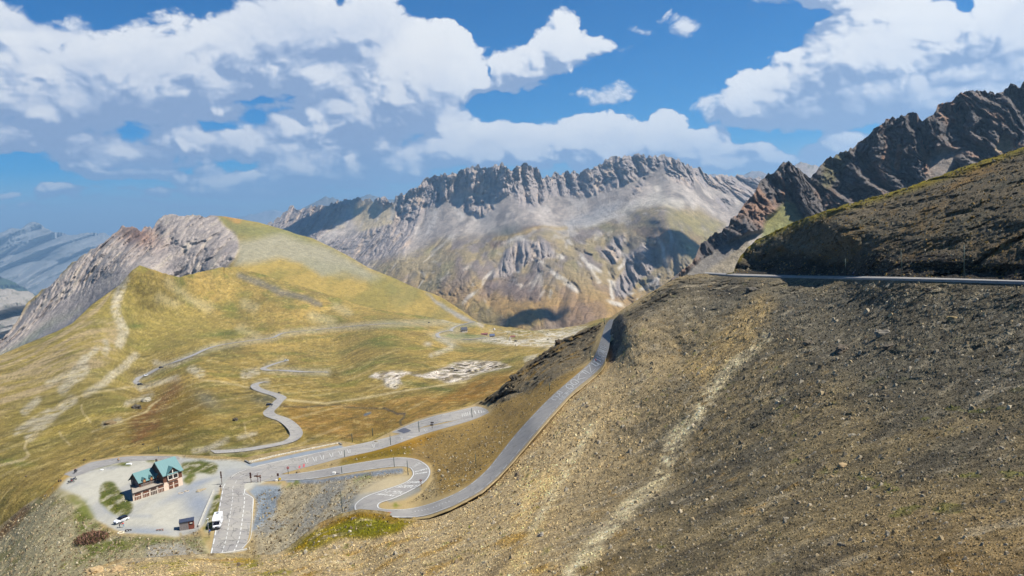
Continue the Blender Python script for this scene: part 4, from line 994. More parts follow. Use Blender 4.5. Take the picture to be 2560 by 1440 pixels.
# ------------------------------------------------------------------ roads
def mat_road(name, c, c2, crack=0.5):
    m = bpy.data.materials.new(name); m.use_nodes = True
    n, l = m.node_tree.nodes, m.node_tree.links
    b = n["Principled BSDF"]; b.inputs["Roughness"].default_value = 0.9; b.inputs["Specular IOR Level"].default_value = 0.2
    tc = n.new("ShaderNodeTexCoord")
    t = n.new("ShaderNodeTexNoise"); t.inputs["Scale"].default_value = 0.25; t.inputs["Detail"].default_value = 7; t.inputs["Roughness"].default_value = 0.7
    v = n.new("ShaderNodeTexVoronoi"); v.feature = 'DISTANCE_TO_EDGE'; v.inputs["Scale"].default_value = 0.22
    l.new(tc.outputs["Object"], t.inputs["Vector"])
    ad = n.new("ShaderNodeVectorMath"); ad.operation = 'ADD'; l.new(tc.outputs["Object"], ad.inputs[0])
    t2 = n.new("ShaderNodeTexNoise"); t2.inputs["Scale"].default_value = 0.5; l.new(tc.outputs["Object"], t2.inputs["Vector"])
    sc = n.new("ShaderNodeVectorMath"); sc.operation = 'SCALE'; sc.inputs["Scale"].default_value = 3.0
    l.new(t2.outputs["Color"], sc.inputs[0]); l.new(sc.outputs[0], ad.inputs[1]); l.new(ad.outputs[0], v.inputs["Vector"])
    mr = n.new("ShaderNodeMapRange"); mr.inputs[1].default_value = 0.0; mr.inputs[2].default_value = 0.025; mr.inputs[3].default_value = 1 - crack; mr.inputs[4].default_value = 1
    l.new(v.outputs["Distance"], mr.inputs[0])
    mx = n.new("ShaderNodeMix"); mx.data_type = 'RGBA'
    mx.inputs[6].default_value = (*(lin(c) * ALB), 1); mx.inputs[7].default_value = (*(lin(c2) * ALB), 1)
    r = n.new("ShaderNodeMapRange"); r.inputs[1].default_value = 0.35; r.inputs[2].default_value = 0.65; l.new(t.outputs["Fac"], r.inputs[0])
    l.new(r.outputs[0], mx.inputs[0])
    vm = n.new("ShaderNodeVectorMath"); vm.operation = 'SCALE'; l.new(mx.outputs[2], vm.inputs[0]); l.new(mr.outputs[0], vm.inputs["Scale"])
    l.new(vm.outputs[0], b.inputs["Base Color"])
    return m
M_ROAD = mat_road("asphalt", (150,146,142), (166,162,154), 0.30)
M_ROAD_OLD = mat_road("patched_asphalt", (154,150,146), (176,171,160), 0.50)
M_ROAD_NEW = mat_road("new_asphalt", (92,94,106), (100,102,112), 0.1)
M_LINE = mat("road_paint", (196,195,188), 0.8, var=0.06, size=0.4)
M_TAR = mat("tar_seam", (84,84,86), 0.8)
M_REDP = mat("red_road_paint", (178,84,84), 0.8)

def smoothpl(pts, n):
    p = np.array(pts, float); m = len(p)
    t = np.linspace(0, m - 1, n); i = np.clip(t.astype(int), 0, m - 2); u = (t - i)[:, None]
    g = lambda k: p[np.clip(k, 0, m - 1)]
    p0, p1, p2, p3 = g(i - 1), g(i), g(i + 1), g(i + 2)
    return 0.5 * (2 * p1 + (p2 - p0) * u + (2 * p0 - 5 * p1 + 4 * p2 - p3) * u ** 2 + (3 * p1 - p0 - 3 * p2 + p3) * u ** 3)

class Road:
    def __init__(self, A, B, surf, n=500):
        self.A, self.B, self.surf = smoothpl(A, n), smoothpl(B, n), surf
        mid = surf.P(*((self.A + self.B) / 2).T)
        self.s = np.concatenate([[0], np.cumsum(np.linalg.norm(np.diff(mid, axis=0), axis=1))])
        w = np.linalg.norm(surf.P(*self.A.T) - surf.P(*self.B.T), axis=1)
        self.w = w
    def pt(self, s, t, lift):
        s = np.asarray(s, float)
        ax, ay = np.interp(s, self.s, self.A[:, 0]), np.interp(s, self.s, self.A[:, 1])
        bx, by = np.interp(s, self.s, self.B[:, 0]), np.interp(s, self.s, self.B[:, 1])
        P = self.surf.P(ax + (bx - ax) * t, ay + (by - ay) * t); P[..., 2] += lift
        return P
    def at_px(self, x, y):
        c = (self.A + self.B) / 2
        return self.s[np.argmin(np.hypot(c[:, 0] - x, c[:, 1] - y))]
    def build(self, name, m, lift=0.14, cross=7):
        n = len(self.s); S, T = np.meshgrid(self.s, np.linspace(0, 1, cross), indexing='ij')
        P = self.pt(S.ravel(), T.ravel(), lift)
        idx = np.arange(n * cross).reshape(n, cross)
        Q = np.stack([idx[:-1, :-1], idx[:-1, 1:], idx[1:, 1:], idx[1:, :-1]], -1).reshape(-1, 4)
        self.o = tag(mesh_obj(name, P, Q, None, True, m), kind='structure'); self.lift = lift
        return self.o
    def strips(self, name, m, segs, lift=0.03):
        """segs: (s0, t0, s1, t1, width) straight strokes laid on the road, t across 0..1, width in metres"""
        V, Qs = [], []
        for s0, t0, s1, t1, wd in segs:
            wr = np.interp((s0 + s1) / 2, self.s, self.w)
            ds, dt = s1 - s0, (t1 - t0) * wr; L = math.hypot(ds, dt) + 1e-6
            k = max(1, int(abs(ds) / 1.0)); nx, ny = -dt / L * wd / 2, ds / L * wd / 2
            f = np.linspace(0, 1, k + 1)
            sa, ta = s0 + ds * f + nx, t0 + (t1 - t0) * f + ny / wr
            sb, tb = s0 + ds * f - nx, t0 + (t1 - t0) * f - ny / wr
            b = sum(len(v) for v in V)
            V.append(self.pt(np.concatenate([sa, sb]), np.concatenate([ta, tb]), self.lift + lift))
            Qs += [(b + i, b + i + 1, b + k + 2 + i, b + k + 1 + i) for i in range(k)]
        return mesh_obj(name, np.concatenate(V), Qs, None, False, m, parent=self.o)
def dashes(s0, s1, t, on_, off, w, ):
    out, s = [], s0
    while s < s1:
        out.append((s, t, min(s + on_, s1), t, w)); s += on_ + off
    return out

assert len(RD_MAIN_A) == len(RD_MAIN_B) and len(RD_PIN_A) == len(RD_PIN_B), (len(RD_MAIN_A), len(RD_MAIN_B), len(RD_PIN_A), len(RD_PIN_B))
assert len(RD_LEFT_A) == len(RD_LEFT_B) and len(RD_LOOP_A) == len(RD_LOOP_B)
r_main = Road(RD_MAIN_A, RD_MAIN_B, S_NEAR); r_main.build("road", M_ROAD_OLD, 0.06)
r_pin = Road(RD_PIN_A, RD_PIN_B, S_NEAR, 800); r_pin.build("road", M_ROAD, 0.07)
r_left = Road(RD_LEFT_A, RD_LEFT_B, S_NEAR); r_left.build("road", M_ROAD, 0.05)
r_loop = Road(RD_LOOP_A, RD_LOOP_B, S_NEAR); r_loop.build("road", M_ROAD_OLD, 0.08)
r_patch = Road([(992,1078),(1006,1072),(1014,1071)], [(1010,1084),(1020,1081),(1028,1077)], S_NEAR, 12); r_patch.build("road", M_ROAD_NEW, 0.13)

s1 = r_main.at_px(592, 1215); e1 = r_main.s[-1]
r_main.strips("lane_marking", M_LINE, dashes(0.5, s1, 0.03, 2.6, 1.6, .26) + dashes(0, s1, 0.37, 1.5, 1.0, .14) + dashes(0, s1 - 3, 0.74, 1.7, 1.1, .22)
    + dashes(s1 + 2, e1 * 0.62, 0.06, 6, .1, .2) + dashes(s1 + 1, s1 + 24, 0.4, 2, 2.4, .16)
    + [(r_main.at_px(*p) + a, t, r_main.at_px(*p) + b, u, .13) for p in ((760,1150),(780,1146),(800,1142),(822,1137),(845,1132),(868,1127),(930,1112),(1000,1093),(1060,1077)) for a, t, b, u in ((0,.3,.7,.7),(1.0,.35,1.1,.7),(1.0,.35,1.8,.35))])
r_main.strips("tar_seam", M_TAR, [(s * 3.1 % s1, t, s * 3.1 % s1 + ds, t + dt, .09) for s, t, ds, dt in
    [(1,.2,1.4,.05),(2,.15,.2,.12),(3,.5,3,.02),(4,.55,2,-.03),(5,.2,.1,.2),(6,.3,4,.02),(7,.45,4,.03),(8,.62,3,.02),(9,.12,1,.1),(10,.58,2.4,-.04),(11,.2,.3,.3),(12,.22,2.6,-.02),(13,.5,.2,.2),(14,.52,3.5,.02),(15,.25,2,.05),(16,.4,.1,.25),(17,.1,2,.03),(18,.8,.3,.06),(19,.82,.2,-.05),(20,.3,3,.0)]]
    + [(s1 + a, t, s1 + a + 2.2, t + dt, .1) for a, t, dt in ((4,.5,.1),(7,.3,.2),(11,.6,-.2),(14,.35,.15),(20,.5,.1))])
sr = r_main.at_px(756, 1158); r_main.strips("red_marking", M_REDP, [(sr - .5, .75, sr - .5, .95, .5), (sr + .7, .7, sr + .7, .95, .5)])
# the solid edge line swinging out round the lay-by
lay = Road([(612,1223),(610,1231),(612,1236),(622,1240),(631,1246),(632,1256),(630,1290),(628,1330),(622,1352),(604,1371)], [(613.6,1223),(611.8,1230.5),(614,1234.6),(624,1238.6),(633.2,1245),(634,1256),(632,1291),(629.8,1331),(623.8,1353.5),(605.6,1372.6)], S_NEAR, 60)
lay.o = r_main.o; lay.lift = 0.06; lay.strips("lane_marking", M_LINE, [(a, .5, b, .5, .2) for a, b in zip(lay.s[:-1], lay.s[1:])])

EP = r_pin.s[-1]; sc_ = r_pin.at_px(1105, 1272)
r_pin.strips("lane_marking", M_LINE, dashes(6, sc_, .06, 9, .01, .24) + dashes(4, sc_, .94, 9, .01, .24) + dashes(sc_, EP, .06, 2.4, 1.6, .26) + dashes(sc_, EP, .92, 2.4, 1.6, .26))
FONT = {'E': [(0,0,0,1),(0,1,1,1),(0,.5,.8,.5),(0,0,1,0)], 'U': [(0,1,0,.2),(0,.2,.3,0),(.3,0,.7,0),(.7,0,1,.2),(1,.2,1,1)], 'R': [(0,0,0,1),(0,1,.8,1),(.8,1,.9,.7),(.9,.7,.7,.5),(.7,.5,0,.5),(.4,.5,1,0)],
 'N': [(0,0,0,1),(0,1,1,0),(1,0,1,1)], 'F': [(0,0,0,1),(0,1,1,1),(0,.5,.7,.5)], 'V': [(0,1,.5,0),(.5,0,1,1)], 'G': [(1,.85,.7,1),(.7,1,.2,1),(.2,1,0,.7),(0,.7,0,.3),(0,.3,.3,0),(.3,0,.8,0),(.8,0,1,.3),(1,.3,1,.5),(1,.5,.6,.5)],
 'O': [(.3,0,0,.3),(0,.3,0,.7),(0,.7,.3,1),(.3,1,.7,1),(.7,1,1,.7),(1,.7,1,.3),(1,.3,.7,0),(.7,0,.3,0)], 'S': [(1,.9,.7,1),(.7,1,.2,1),(.2,1,0,.75),(0,.75,1,.3),(1,.3,.8,0),(.8,0,0,.1)], 'C': [(1,.85,.7,1),(.7,1,.2,1),(.2,1,0,.7),(0,.7,0,.3),(0,.3,.3,0),(.3,0,1,.1)],
 'I': [(.5,0,.5,1)], 'J': [(.2,0,.8,0),(.8,0,.8,1)], 'P': [(0,0,0,1),(0,1,.8,1),(.8,1,.8,.5),(.8,.5,0,.5)], 'A': [(0,0,.5,1),(.5,1,1,0),(.2,.4,.8,.4)], 'M': [(0,0,0,1),(0,1,.5,.4),(.5,.4,1,1),(1,1,1,0)], 'T': [(.5,0,.5,1),(0,1,1,1)], 'L': [(0,1,0,0),(0,0,1,0)],
 'Z': [(0,1,1,1),(1,1,0,0),(0,0,1,0)], 'H': [(0,0,0,1),(1,0,1,1),(0,.5,1,.5)], '6': [(.8,1,.1,.6),(.1,.6,0,.2),(0,.2,.5,0),(.5,0,1,.3),(1,.3,.5,.5),(.5,.5,0,.3)], '8': [(.5,.5,0,.75),(0,.75,.5,1),(.5,1,1,.75),(1,.75,.5,.5),(.5,.5,0,.25),(0,.25,.5,0),(.5,0,1,.25),(1,.25,.5,.5)], 'B': [(0,0,0,1),(0,1,.8,.8),(.8,.8,0,.5),(0,.5,.9,.25),(.9,.25,0,0)]}
def glyph(ch, s, t0, t1, h, w):           # letter across the road between t0 and t1, h metres tall along it
    return [(s + b * h, t0 + (t1 - t0) * a, s + d * h, t0 + (t1 - t0) * c, w) for a, b, c, d in FONT[ch]]
seg = []
s = r_pin.at_px(1392, 1003)
for ch in "CR":
    seg += glyph(ch, s, .12, .5, 3.2, .3); s += 4.2
s = r_pin.at_px(1393, 995)
for ch in "ZUBCH":
    seg += glyph(ch, s, .6, .88, 1.9, .24); s += 2.6
s = r_pin.at_px(1418, 968)
for ch, h in (('O', 3.4), ('G', 4.4), ('V', 5), ('F', 4), ('N', 4.5), ('S', 3.5), ('J', 4), ('R', 4)):
    seg += glyph(ch, s, .14, .74, h, .4); s += h + 1.3
s = r_pin.at_px(1488, 905)
for ch, h in (('E', 3.5), ('C', 6), ('E', 6), ('I', 6)):
    seg += glyph(ch, s, .2, .85, h, .4); s += h + 1.6
for x, y, txt, h in ((1052, 1178, "CAMPIN", 1.2), (1050, 1184, "JONIUN", .9), (1035, 1213, "LANIET", 1.2), (1018, 1220, "LANICI", 1.1), (1010, 1224, "JIZIE", 1.1), (985, 1235, "JOLU", 1.2), (977, 1238, "CI", 1.0), (962, 1243, "JAIME", 1.2)):
    s = r_pin.at_px(x, y); k = 0.7 / len(txt)
    for i, ch in enumerate(txt): seg += glyph(ch, s, .16 + k * i, .16 + k * (i + .75), -h, .2)
s = r_pin.at_px(1040, 1163)
for i, ch in enumerate("686A"): seg += glyph(ch, s + 1.2, .2 + i * .17, .33 + i * .17, -1.9, .14)
for x, y, n_ in ((1080, 1272, 6), (1035, 1281, 5)):
    s = r_pin.at_px(x, y); seg += [(s + i * .7, .42, s + i * .7 + .4, .5, .12) for i in range(n_)]
r_pin.strips("road_lettering", M_LINE, seg)
s = r_pin.at_px(965, 1277); r_pin.strips("red_marking", M_REDP, [(s, .45, s + 1.2, .5, .5)])
r_left.strips("lane_marking", M_LINE, dashes(3, r_left.s[-1], .5, 2.5, 3, .14))
sl_ = r_loop.at_px(1155, 1038)
r_loop.strips("road_lettering", M_LINE, [(sl_ + 1.6 * i, .45, sl_ + 1.6 * i + .8, .8, .35) for i in range(11)] + dashes(2, r_loop.s[-1], .12, 9, .01, .2))

def ground_road(name, surf, pts, w, lift, m, n=240):
    """road of real width following a surveyed centre line"""
    c = smoothpl(pts, n); P = surf.P(*c.T)
    T = np.gradient(P, axis=0); T[:, 2] = 0; T /= np.linalg.norm(T, axis=1)[:, None] + 1e-9
    N = np.stack([-T[:, 1], T[:, 0], T[:, 0] * 0], -1)
    ker = np.ones(5) / 5
    N = np.stack([np.convolve(np.pad(N[:, i], 2, mode='edge'), ker, 'valid') for i in range(3)], -1)
    rows = []
    for f in (-.5, -.2, .2, .5):
        x, y, d = proj(P + N * w * f)
        q = surf.P(x, y)
        dd = np.linalg.norm(q - P, axis=1)[:, None]
        q = np.where(dd < w * 2.5, q, P + N * w * f)
        q[:, 2] += lift; rows.append(q)
    R = np.stack(rows, 1); idx = np.arange(n * 4).reshape(n, 4)
    Q = np.stack([idx[:-1, :-1], idx[:-1, 1:], idx[1:, 1:], idx[1:, :-1]], -1).reshape(-1, 4)
    return tag(mesh_obj(name, R.reshape(-1, 3), Q, None, True, m), kind='structure')
for (q, w), lf in zip(V_ROADS, (.2, .3, .5, .7, .7)):
    ground_road("road", S_VAL, q, w * .78, lf, M_ROAD_OLD)

# the upper road on its bench, between the crest of the shale and the foot of the hillside
ux = np.linspace(1762, 2638, 120)
ya = np.interp(ux, [1762, 1838, 2000, 2100, 2250, 2410, 2640], [682, 686.5, 691.5, 693, 697, 702, 711])
yb = np.interp(ux, [1762, 1840, 2000, 2200, 2400, 2640], [685.5, 691.5, 695.5, 700.5, 706, 714])
Pa, Pb = S_HILL.P(ux, ya), S_FORE.P(ux, yb)
Pa[:14] = S_FORE.P(ux[:14], ya[:14]) * np.linspace(1.0, 1.01, 14)[:, None]
Pa[:, 2] += .35; Pb[:, 2] += .35
R = np.stack([Pa, Pa * .66 + Pb * .34, Pa * .33 + Pb * .67, Pb, Pb + np.array([0, -.6, -1.5])], 1); idx = np.arange(120 * 5).reshape(120, 5)
tag(mesh_obj("road", R.reshape(-1, 3), np.stack([idx[:-1, :-1], idx[:-1, 1:], idx[1:, 1:], idx[1:, :-1]], -1).reshape(-1, 4), None, True, M_ROAD), kind='structure')

# ------------------------------------------------------------------ mesh builder for made things
class MB:
    def __init__(s): s.v, s.f = [], []
    def add(s, vs, fs):
        b = len(s.v); s.v += [tuple(v) for v in vs]; s.f += [tuple(b + i for i in f) for f in fs]; return s
    def box(s, x0, x1, y0, y1, z0, z1, tx=0, ty=0):
        """box; tx, ty pull the top in on each side"""
        return s.add([(x0,y0,z0),(x1,y0,z0),(x1,y1,z0),(x0,y1,z0),(x0+tx,y0+ty,z1),(x1-tx,y0+ty,z1),(x1-tx,y1-ty,z1),(x0+tx,y1-ty,z1)],
                     [(0,3,2,1),(4,5,6,7),(0,1,5,4),(1,2,6,5),(2,3,7,6),(3,0,4,7)])
    def prism(s, prof, x0, x1, axis='x'):
        """closed outline (list of (a,b)) carried from x0 to x1; axis x: a=y b=z, axis y: a=x b=z"""
        n = len(prof); g = (lambda x, a, b: (x, a, b)) if axis == 'x' else (lambda x, a, b: (a, x, b)) if axis == 'y' else (lambda x, a, b: (a, b, x))
        vs = [g(x0, a, b) for a, b in prof] + [g(x1, a, b) for a, b in prof]
        return s.add(vs, [tuple(range(n)), tuple(range(2 * n - 1, n - 1, -1))] + [(i, i + n, (i + 1) % n + n, (i + 1) % n) for i in range(n)])
    def tube(s, pts, r, k=8):
        pts = [np.array(p, float) for p in pts]; rs = [r] * len(pts) if np.isscalar(r) else r; rings = []
        for i, p in enumerate(pts):
            d = pts[min(i + 1, len(pts) - 1)] - pts[max(i - 1, 0)]; d /= np.linalg.norm(d)
            a = np.cross(d, (0, 0, 1) if abs(d[2]) < .9 else (1, 0, 0)); a /= np.linalg.norm(a); b = np.cross(d, a)
            rings.append([p + rs[i] * (a * math.cos(t) + b * math.sin(t)) for t in np.linspace(0, 2 * math.pi, k, endpoint=False)])
        vs = [v for rg in rings for v in rg]; m_ = len(pts)
        fs = [(i * k + j, i * k + (j + 1) % k, (i + 1) * k + (j + 1) % k, (i + 1) * k + j) for i in range(m_ - 1) for j in range(k)]
        return s.add(vs, fs + [tuple(range(k - 1, -1, -1)), tuple((m_ - 1) * k + j for j in range(k))])
    def torus(s, c, R, r, axis='y', k=16, q=6):
        vs = []
        for i in range(k):
            a = 2 * math.pi * i / k
            for j in range(q):
                b = 2 * math.pi * j / q; rr = R + r * math.cos(b); p = (rr * math.cos(a), r * math.sin(b), rr * math.sin(a))
                if axis == 'x': p = (p[1], p[0], p[2])
                if axis == 'z': p = (p[0], p[2], p[1])
                vs.append((c[0] + p[0], c[1] + p[1], c[2] + p[2]))
        return s.add(vs, [(i * q + j, i * q + (j + 1) % q, ((i + 1) % k) * q + (j + 1) % q, ((i + 1) % k) * q + j) for i in range(k) for j in range(q)])
    def build(s, name, m, parent=None, bevel=0, smooth=False, label=None):
        me = bpy.data.meshes.new(name); me.from_pydata(s.v, [], s.f); me.update()
        if m: me.materials.append(m)
        if smooth: me.polygons.foreach_set("use_smooth", [True] * len(me.polygons))
        o = bpy.data.objects.new(name, me); COL.objects.link(o)
        if parent: o.parent = parent
        if bevel:
            b = o.modifiers.new("bevel", 'BEVEL'); b.width = bevel; b.segments = 2; b.limit_method = 'ANGLE'
        if label: o['label'] = label
        return o
UN = 1 / 1.3       # scene units per metre
def root(name, P, rz=0.0, label=None, cat=None, group=None, sc=UN, tilt=None):
    o = bpy.data.objects.new(name, None); COL.objects.link(o)
    o.empty_display_size = 0.3
    o.location = Vector(tuple(float(x) for x in np.asarray(P).ravel())); o.rotation_euler = (tilt[0] if tilt else 0, tilt[1] if tilt else 0, rz); o.scale = (sc, sc, sc)
    return tag(o, label, cat, group)
def copy_tree(o, P, rz, label):
    c = o.copy(); COL.objects.link(c); c.location = Vector(tuple(float(x) for x in np.asarray(P).ravel())); c.rotation_euler = (0, 0, rz); c['label'] = label
    for ch in list(o.children):
        d = ch.copy(); COL.objects.link(d); d.parent = c
        for g in ch.children:
            e = g.copy(); COL.objects.link(e); e.parent = d
    return c
def N1(x, y, lift=0.0):
    P = S_NEAR.P([x], [y])[0]; P[2] += lift; return P
def heading(p, q): return math.atan2(q[1] - p[1], q[0] - p[0])

# ------------------------------------------------------------------ the mountain refuge
p0, p1 = N1(333, 1253), N1(457.5, 1212)
az0 = heading(p0, p1); LB = float(np.linalg.norm((p1 - p0)[:2]))
kx = LB / 15.0                                    # surveyed length / drawing length
rf = root("mountain_refuge", p0 + np.array([0, 0, -.15]), az0, "two-part mountain refuge with green metal roofs, dark timber walls and a pink ground floor", "building", sc=1)
rf.scale = (kx, 1, 1)
M_PINK = mat("pink_render", (208,186,166), .9, var=.05, size=.8); M_WOOD = mat("red_brown_boards", (100,62,44), .8, var=.45, size=.25, stripe=(6, 6, .4)); M_DARK = mat("dark_boards", (78,62,52), .85, var=.35, size=.25, stripe=(6, 6, .4))  # two tones of board, the darker also on the gable ends
M_GREEN = mat("green_sheet_roof", (84,122,122), .55, var=.07, size=.7, stripe=(5, .3, .3), bump=.3); M_TRIM = mat("dark_trim", (58,46,42), .7); M_WHITE = mat("white_paint", (222,212,196), .6); M_DECK = mat("grey_deck", (158,148,134), .9, var=.15, size=.4)
M_GLASS = mat("dark_glass", (26,24,28), .15, spec=.6); M_DULL = mat("dull_render", (132,112,102), .9, var=.1, size=.6)
XW, YW, YB, XR, XE, HT = 3.8, 2.9, 6.9, 9.2, 15.0, 2.0
MB().prism([(0,0),(XR,0),(XR,YB),(3.6,YB)], -1.2, HT - .12, 'z').build("ground_floor_wall", M_PINK, rf)
sk = MB().prism([(0,-.12),(XR,-.12),(XR,YB),(3.4,YB)], HT - .12, HT + .08, 'z').build("terrace", M_DECK, rf)
MB().box(-.02, XR, -.2, -.12, HT - .2, HT + .14).build("terrace_edge", M_TRIM, sk)
for i, (a, b) in enumerate(((.45, 2.35), (2.85, 4.7), (5.15, 6.95), (7.35, 9.1))):
    s_ = MB().box(a, b, -.06, .04, .05, 1.72).build("shutter", M_WOOD if i != 2 else M_DARK, rf)
    fr = MB().box(a - .06, b + .06, -.12, -.06, 1.02, 1.12).box(a - .08, a, -.12, -.06, .05, 1.78).box(b, b + .08, -.12, -.06, .05, 1.78)
    for q in range(1, 4): fr.box(a + (b - a) * q / 4 - .03, a + (b - a) * q / 4 + .03, -.11, -.06, .05, 1.02)
    fr.build("frame", M_WHITE, s_)
MB().box(-.03, .0, 1.0, 1.1, 0, 1.5).add([(.42,1.0-.0,.0),(.9,1.75,.0),(.9,1.75,1.5),(.42,1.0,1.5)], [(0,1,2,3)]).build("side_opening", M_TRIM, rf)
# wing over the terrace
w = MB().box(XW, XR + 1.6, YW, YB, HT, HT + 1.62)
w.add([(XW,YW,HT+1.62),(XW,YB,HT+1.62),(XW,(YW+YB)/2,HT+3.3)], [(0,1,2)])
w.build("wing_wall", M_WOOD, rf)
MB().add([(XW-.03,YW-.02,HT+1.5),(XW-.03,YB+.02,HT+1.5),(XW-.03,(YW+YB)/2,HT+3.28)], [(0,2,1)]).build("gable_boards", M_DARK, rf)
MB().box(XW - .05, XW - .02, YW + .1, YW + 2.1, HT + .05, HT + 1.5).box(XW - .05, XW - .02, YW + 2.7, YB - .1, HT + .05, HT + 1.5).build("gable_panel", M_DULL, rf)
MB().box(XW - .07, XW - .02, YW + 2.15, YW + 2.65, HT + .02, HT + 1.5).build("door", M_TRIM, rf)
def roof(x0, x1, y0, y1, ze, zr, ov, oy, parent, name="roof", th=.12):
    ym = (y0 + y1) / 2; sl_ = (zr - ze) / (ym - y0); a, b = y0 - oy, y1 + oy; za = ze - sl_ * oy
    return MB().prism([(a, za), (ym, zr), (b, za), (b, za + th), (ym, zr + th), (a, za + th)], x0 - ov, x1 + ov).build(name, M_GREEN, parent)
r1 = roof(XW, XR + 1.9, YW, YB, HT + 1.62, HT + 3.35, .45, .5, rf)
MB().prism([(YW-.5, HT+1.19-.12),((YW+YB)/2, HT+3.23),(YB+.5, HT+1.07),(YB+.5, HT+1.19),((YW+YB)/2, HT+3.35),(YW-.5, HT+1.19)], XW-.52, XW-.46).build("barge_board", M_TRIM, r1)
for x in (5.1, 7.2, 9.25):
    dm = MB().box(x - .42, x + .42, YW - .55, YW + .8, HT + 1.0, HT + 1.85).add([(x-.42,YW-.55,HT+1.85),(x+.42,YW-.55,HT+1.85),(x,YW-.55,HT+2.2)], [(0,1,2)]).build("dormer", M_WOOD, rf)
    MB().prism([(x-.62,HT+1.68),(x,HT+2.24),(x+.62,HT+1.68),(x+.62,HT+1.78),(x,HT+2.34),(x-.62,HT+1.78)], YW-.72, YW+1.2, 'y').build("dormer_roof", M_GREEN, dm)
    MB().box(x - .26, x + .26, YW - .58, YW - .55, HT + 1.2, HT + 1.7).build("window", mat("ochre_panel", (170,130,84), .8), dm)
    MB().box(x - .3, x - .22, YW - .1, YW - .02, HT, HT + 1.1).build("post", M_WHITE, rf)
g = MB()
for i in range(26):
    x = XW + .3 + i * .21; g.box(x, x + .05, YW - .55, YW - .5, HT + .1, HT + .75)
g.box(XW + .2, XW + 5.8, YW - .56, YW - .49, HT + .72, HT + .78).build("railing", mat("grey_rail", (150,146,140), .8), rf)
for a, b in ((.9, .49), (.48, .12)):
    A_, B_ = np.array([3.4 * a, YB * a, HT]), np.array([3.4 * b, YB * b, HT])
    MB().add([A_, B_, B_ + (0, 0, .75), A_ + (0, 0, .75), A_ + (.06, 0, 0), B_ + (.06, 0, 0), B_ + (.06, 0, .75), A_ + (.06, 0, .75)], [(0,1,2,3),(7,6,5,4),(3,2,6,7),(0,3,7,4),(1,5,6,2)]).build("railing_panel", M_TRIM, rf)
# tall end block
MB().box(XR, XE, 0, 6.0, -1.2, 2.1).build("end_block_wall", M_PINK, rf)
w = MB().box(XR + .01, XE - .01, .01, 5.99, 2.1, 4.25)
w.add([(XR+.01,0,4.25),(XR+.01,6,4.25),(XR+.01,3,7.0),(XE-.01,0,4.25),(XE-.01,6,4.25),(XE-.01,3,7.0)], [(0,1,2),(3,5,4)]).build("upper_wall", M_WOOD, rf)
MB().box(XR - .04, XR - .0, .02, 5.98, 2.14, 4.2).add([(XR-.03,0,4.2),(XR-.03,6,4.2),(XR-.03,3,6.95)], [(0,2,1)]).build("gable_boards", M_DARK, rf)
r2 = roof(XR, XE, 0, 6, 4.25, 7.05, .3, .45, rf)
MB().prism([(-.45, 3.71),(3, 6.93),(6.45, 3.71),(6.45, 3.83),(3, 7.05),(-.45, 3.83)], XR-.38, XR-.31).build("barge_board", M_TRIM, r2)
cx0 = 12.0
cg = MB().prism([(cx0-1.7,2.9),(cx0+1.7,2.9),(cx0+1.7,4.2),(cx0,5.55),(cx0-1.7,4.2)], -.22, 1.8, 'y').build("cross_gable", M_WOOD, rf)
MB().prism([(cx0-2.05,3.98),(cx0,5.6),(cx0+2.05,3.98),(cx0+2.05,4.1),(cx0,5.72),(cx0-2.05,4.1)], -.62, 2.3, 'y').build("cross_gable_roof", M_GREEN, cg)
MB().prism([(cx0-1.5,2.55),(cx0+1.5,2.55),(cx0+1.5,4.05),(cx0,5.2),(cx0-1.5,4.05)], -.27, -.2, 'y').build("window", M_GLASS, cg)
f_ = MB().box(cx0-1.62,cx0+1.62,-.34,-.25,2.45,2.62).box(cx0-1.62,cx0-1.44,-.34,-.25,2.5,3.8).box(cx0+1.44,cx0+1.62,-.34,-.25,2.5,3.8).box(cx0-1.6,cx0+1.6,-.35,-.25,3.62,3.82).box(cx0-.11,cx0+.11,-.36,-.25,2.5,4.9)
f_.build("window_frame", M_WHITE, cg)
MB().box(cx0-1.4,cx0+1.4,-.3,-.02,2.0,2.42).build("balcony_panel", mat("faded_panel", (120,84,66), .8), rf)
for a in (10.7, 12.35):
    d_ = MB().box(a, a + 1.25, -.06, .04, .05, 1.75).build("shutter", M_WOOD, rf)
    MB().box(a, a + 1.25, -.1, -.06, .85, .93).build("frame", M_WHITE, d_)
MB().box(XR + .35, XR + .75, 3.1, 3.5, 6.2, 7.75).build("chimney", M_DARK, rf)

# ------------------------------------------------------------------ hut, walls
hq0, hq1 = N1(449.5, 1327), N1(486, 1321)
ht = root("wooden_hut", hq0 + np.array([0, 0, -.1]), heading(hq0, hq1), "small flat-roofed hut, half grey slats and half red-brown boards, by the low concrete wall", "hut", sc=1)
HLn = float(np.linalg.norm((hq1 - hq0)[:2]))
MB().box(0, HLn * .62, 0, 1.9, 0, 1.75).build("slat_wall", mat("grey_slats", (128,120,116), .9, var=.4, size=.25, stripe=(5, 5, .2)), ht)
MB().box(HLn * .62, HLn, -.02, 1.88, 0, 1.8).build("board_wall", mat("red_boards", (124,66,50), .85, var=.15, size=.4), ht)
MB().box(-.06, HLn + .08, -.12, 2.0, 1.8, 1.98).build("roof", mat("blue_black_roof", (58,64,82), .6), ht)
hw_ = MB().box(HLn * .68, HLn * .92, -.05, -.01, 1.05, 1.55).build("window", M_GLASS, ht)
MB().box(HLn * .72, HLn * .9, -.09, -.05, 1.3, 1.5).build("frame", M_WHITE, hw_)

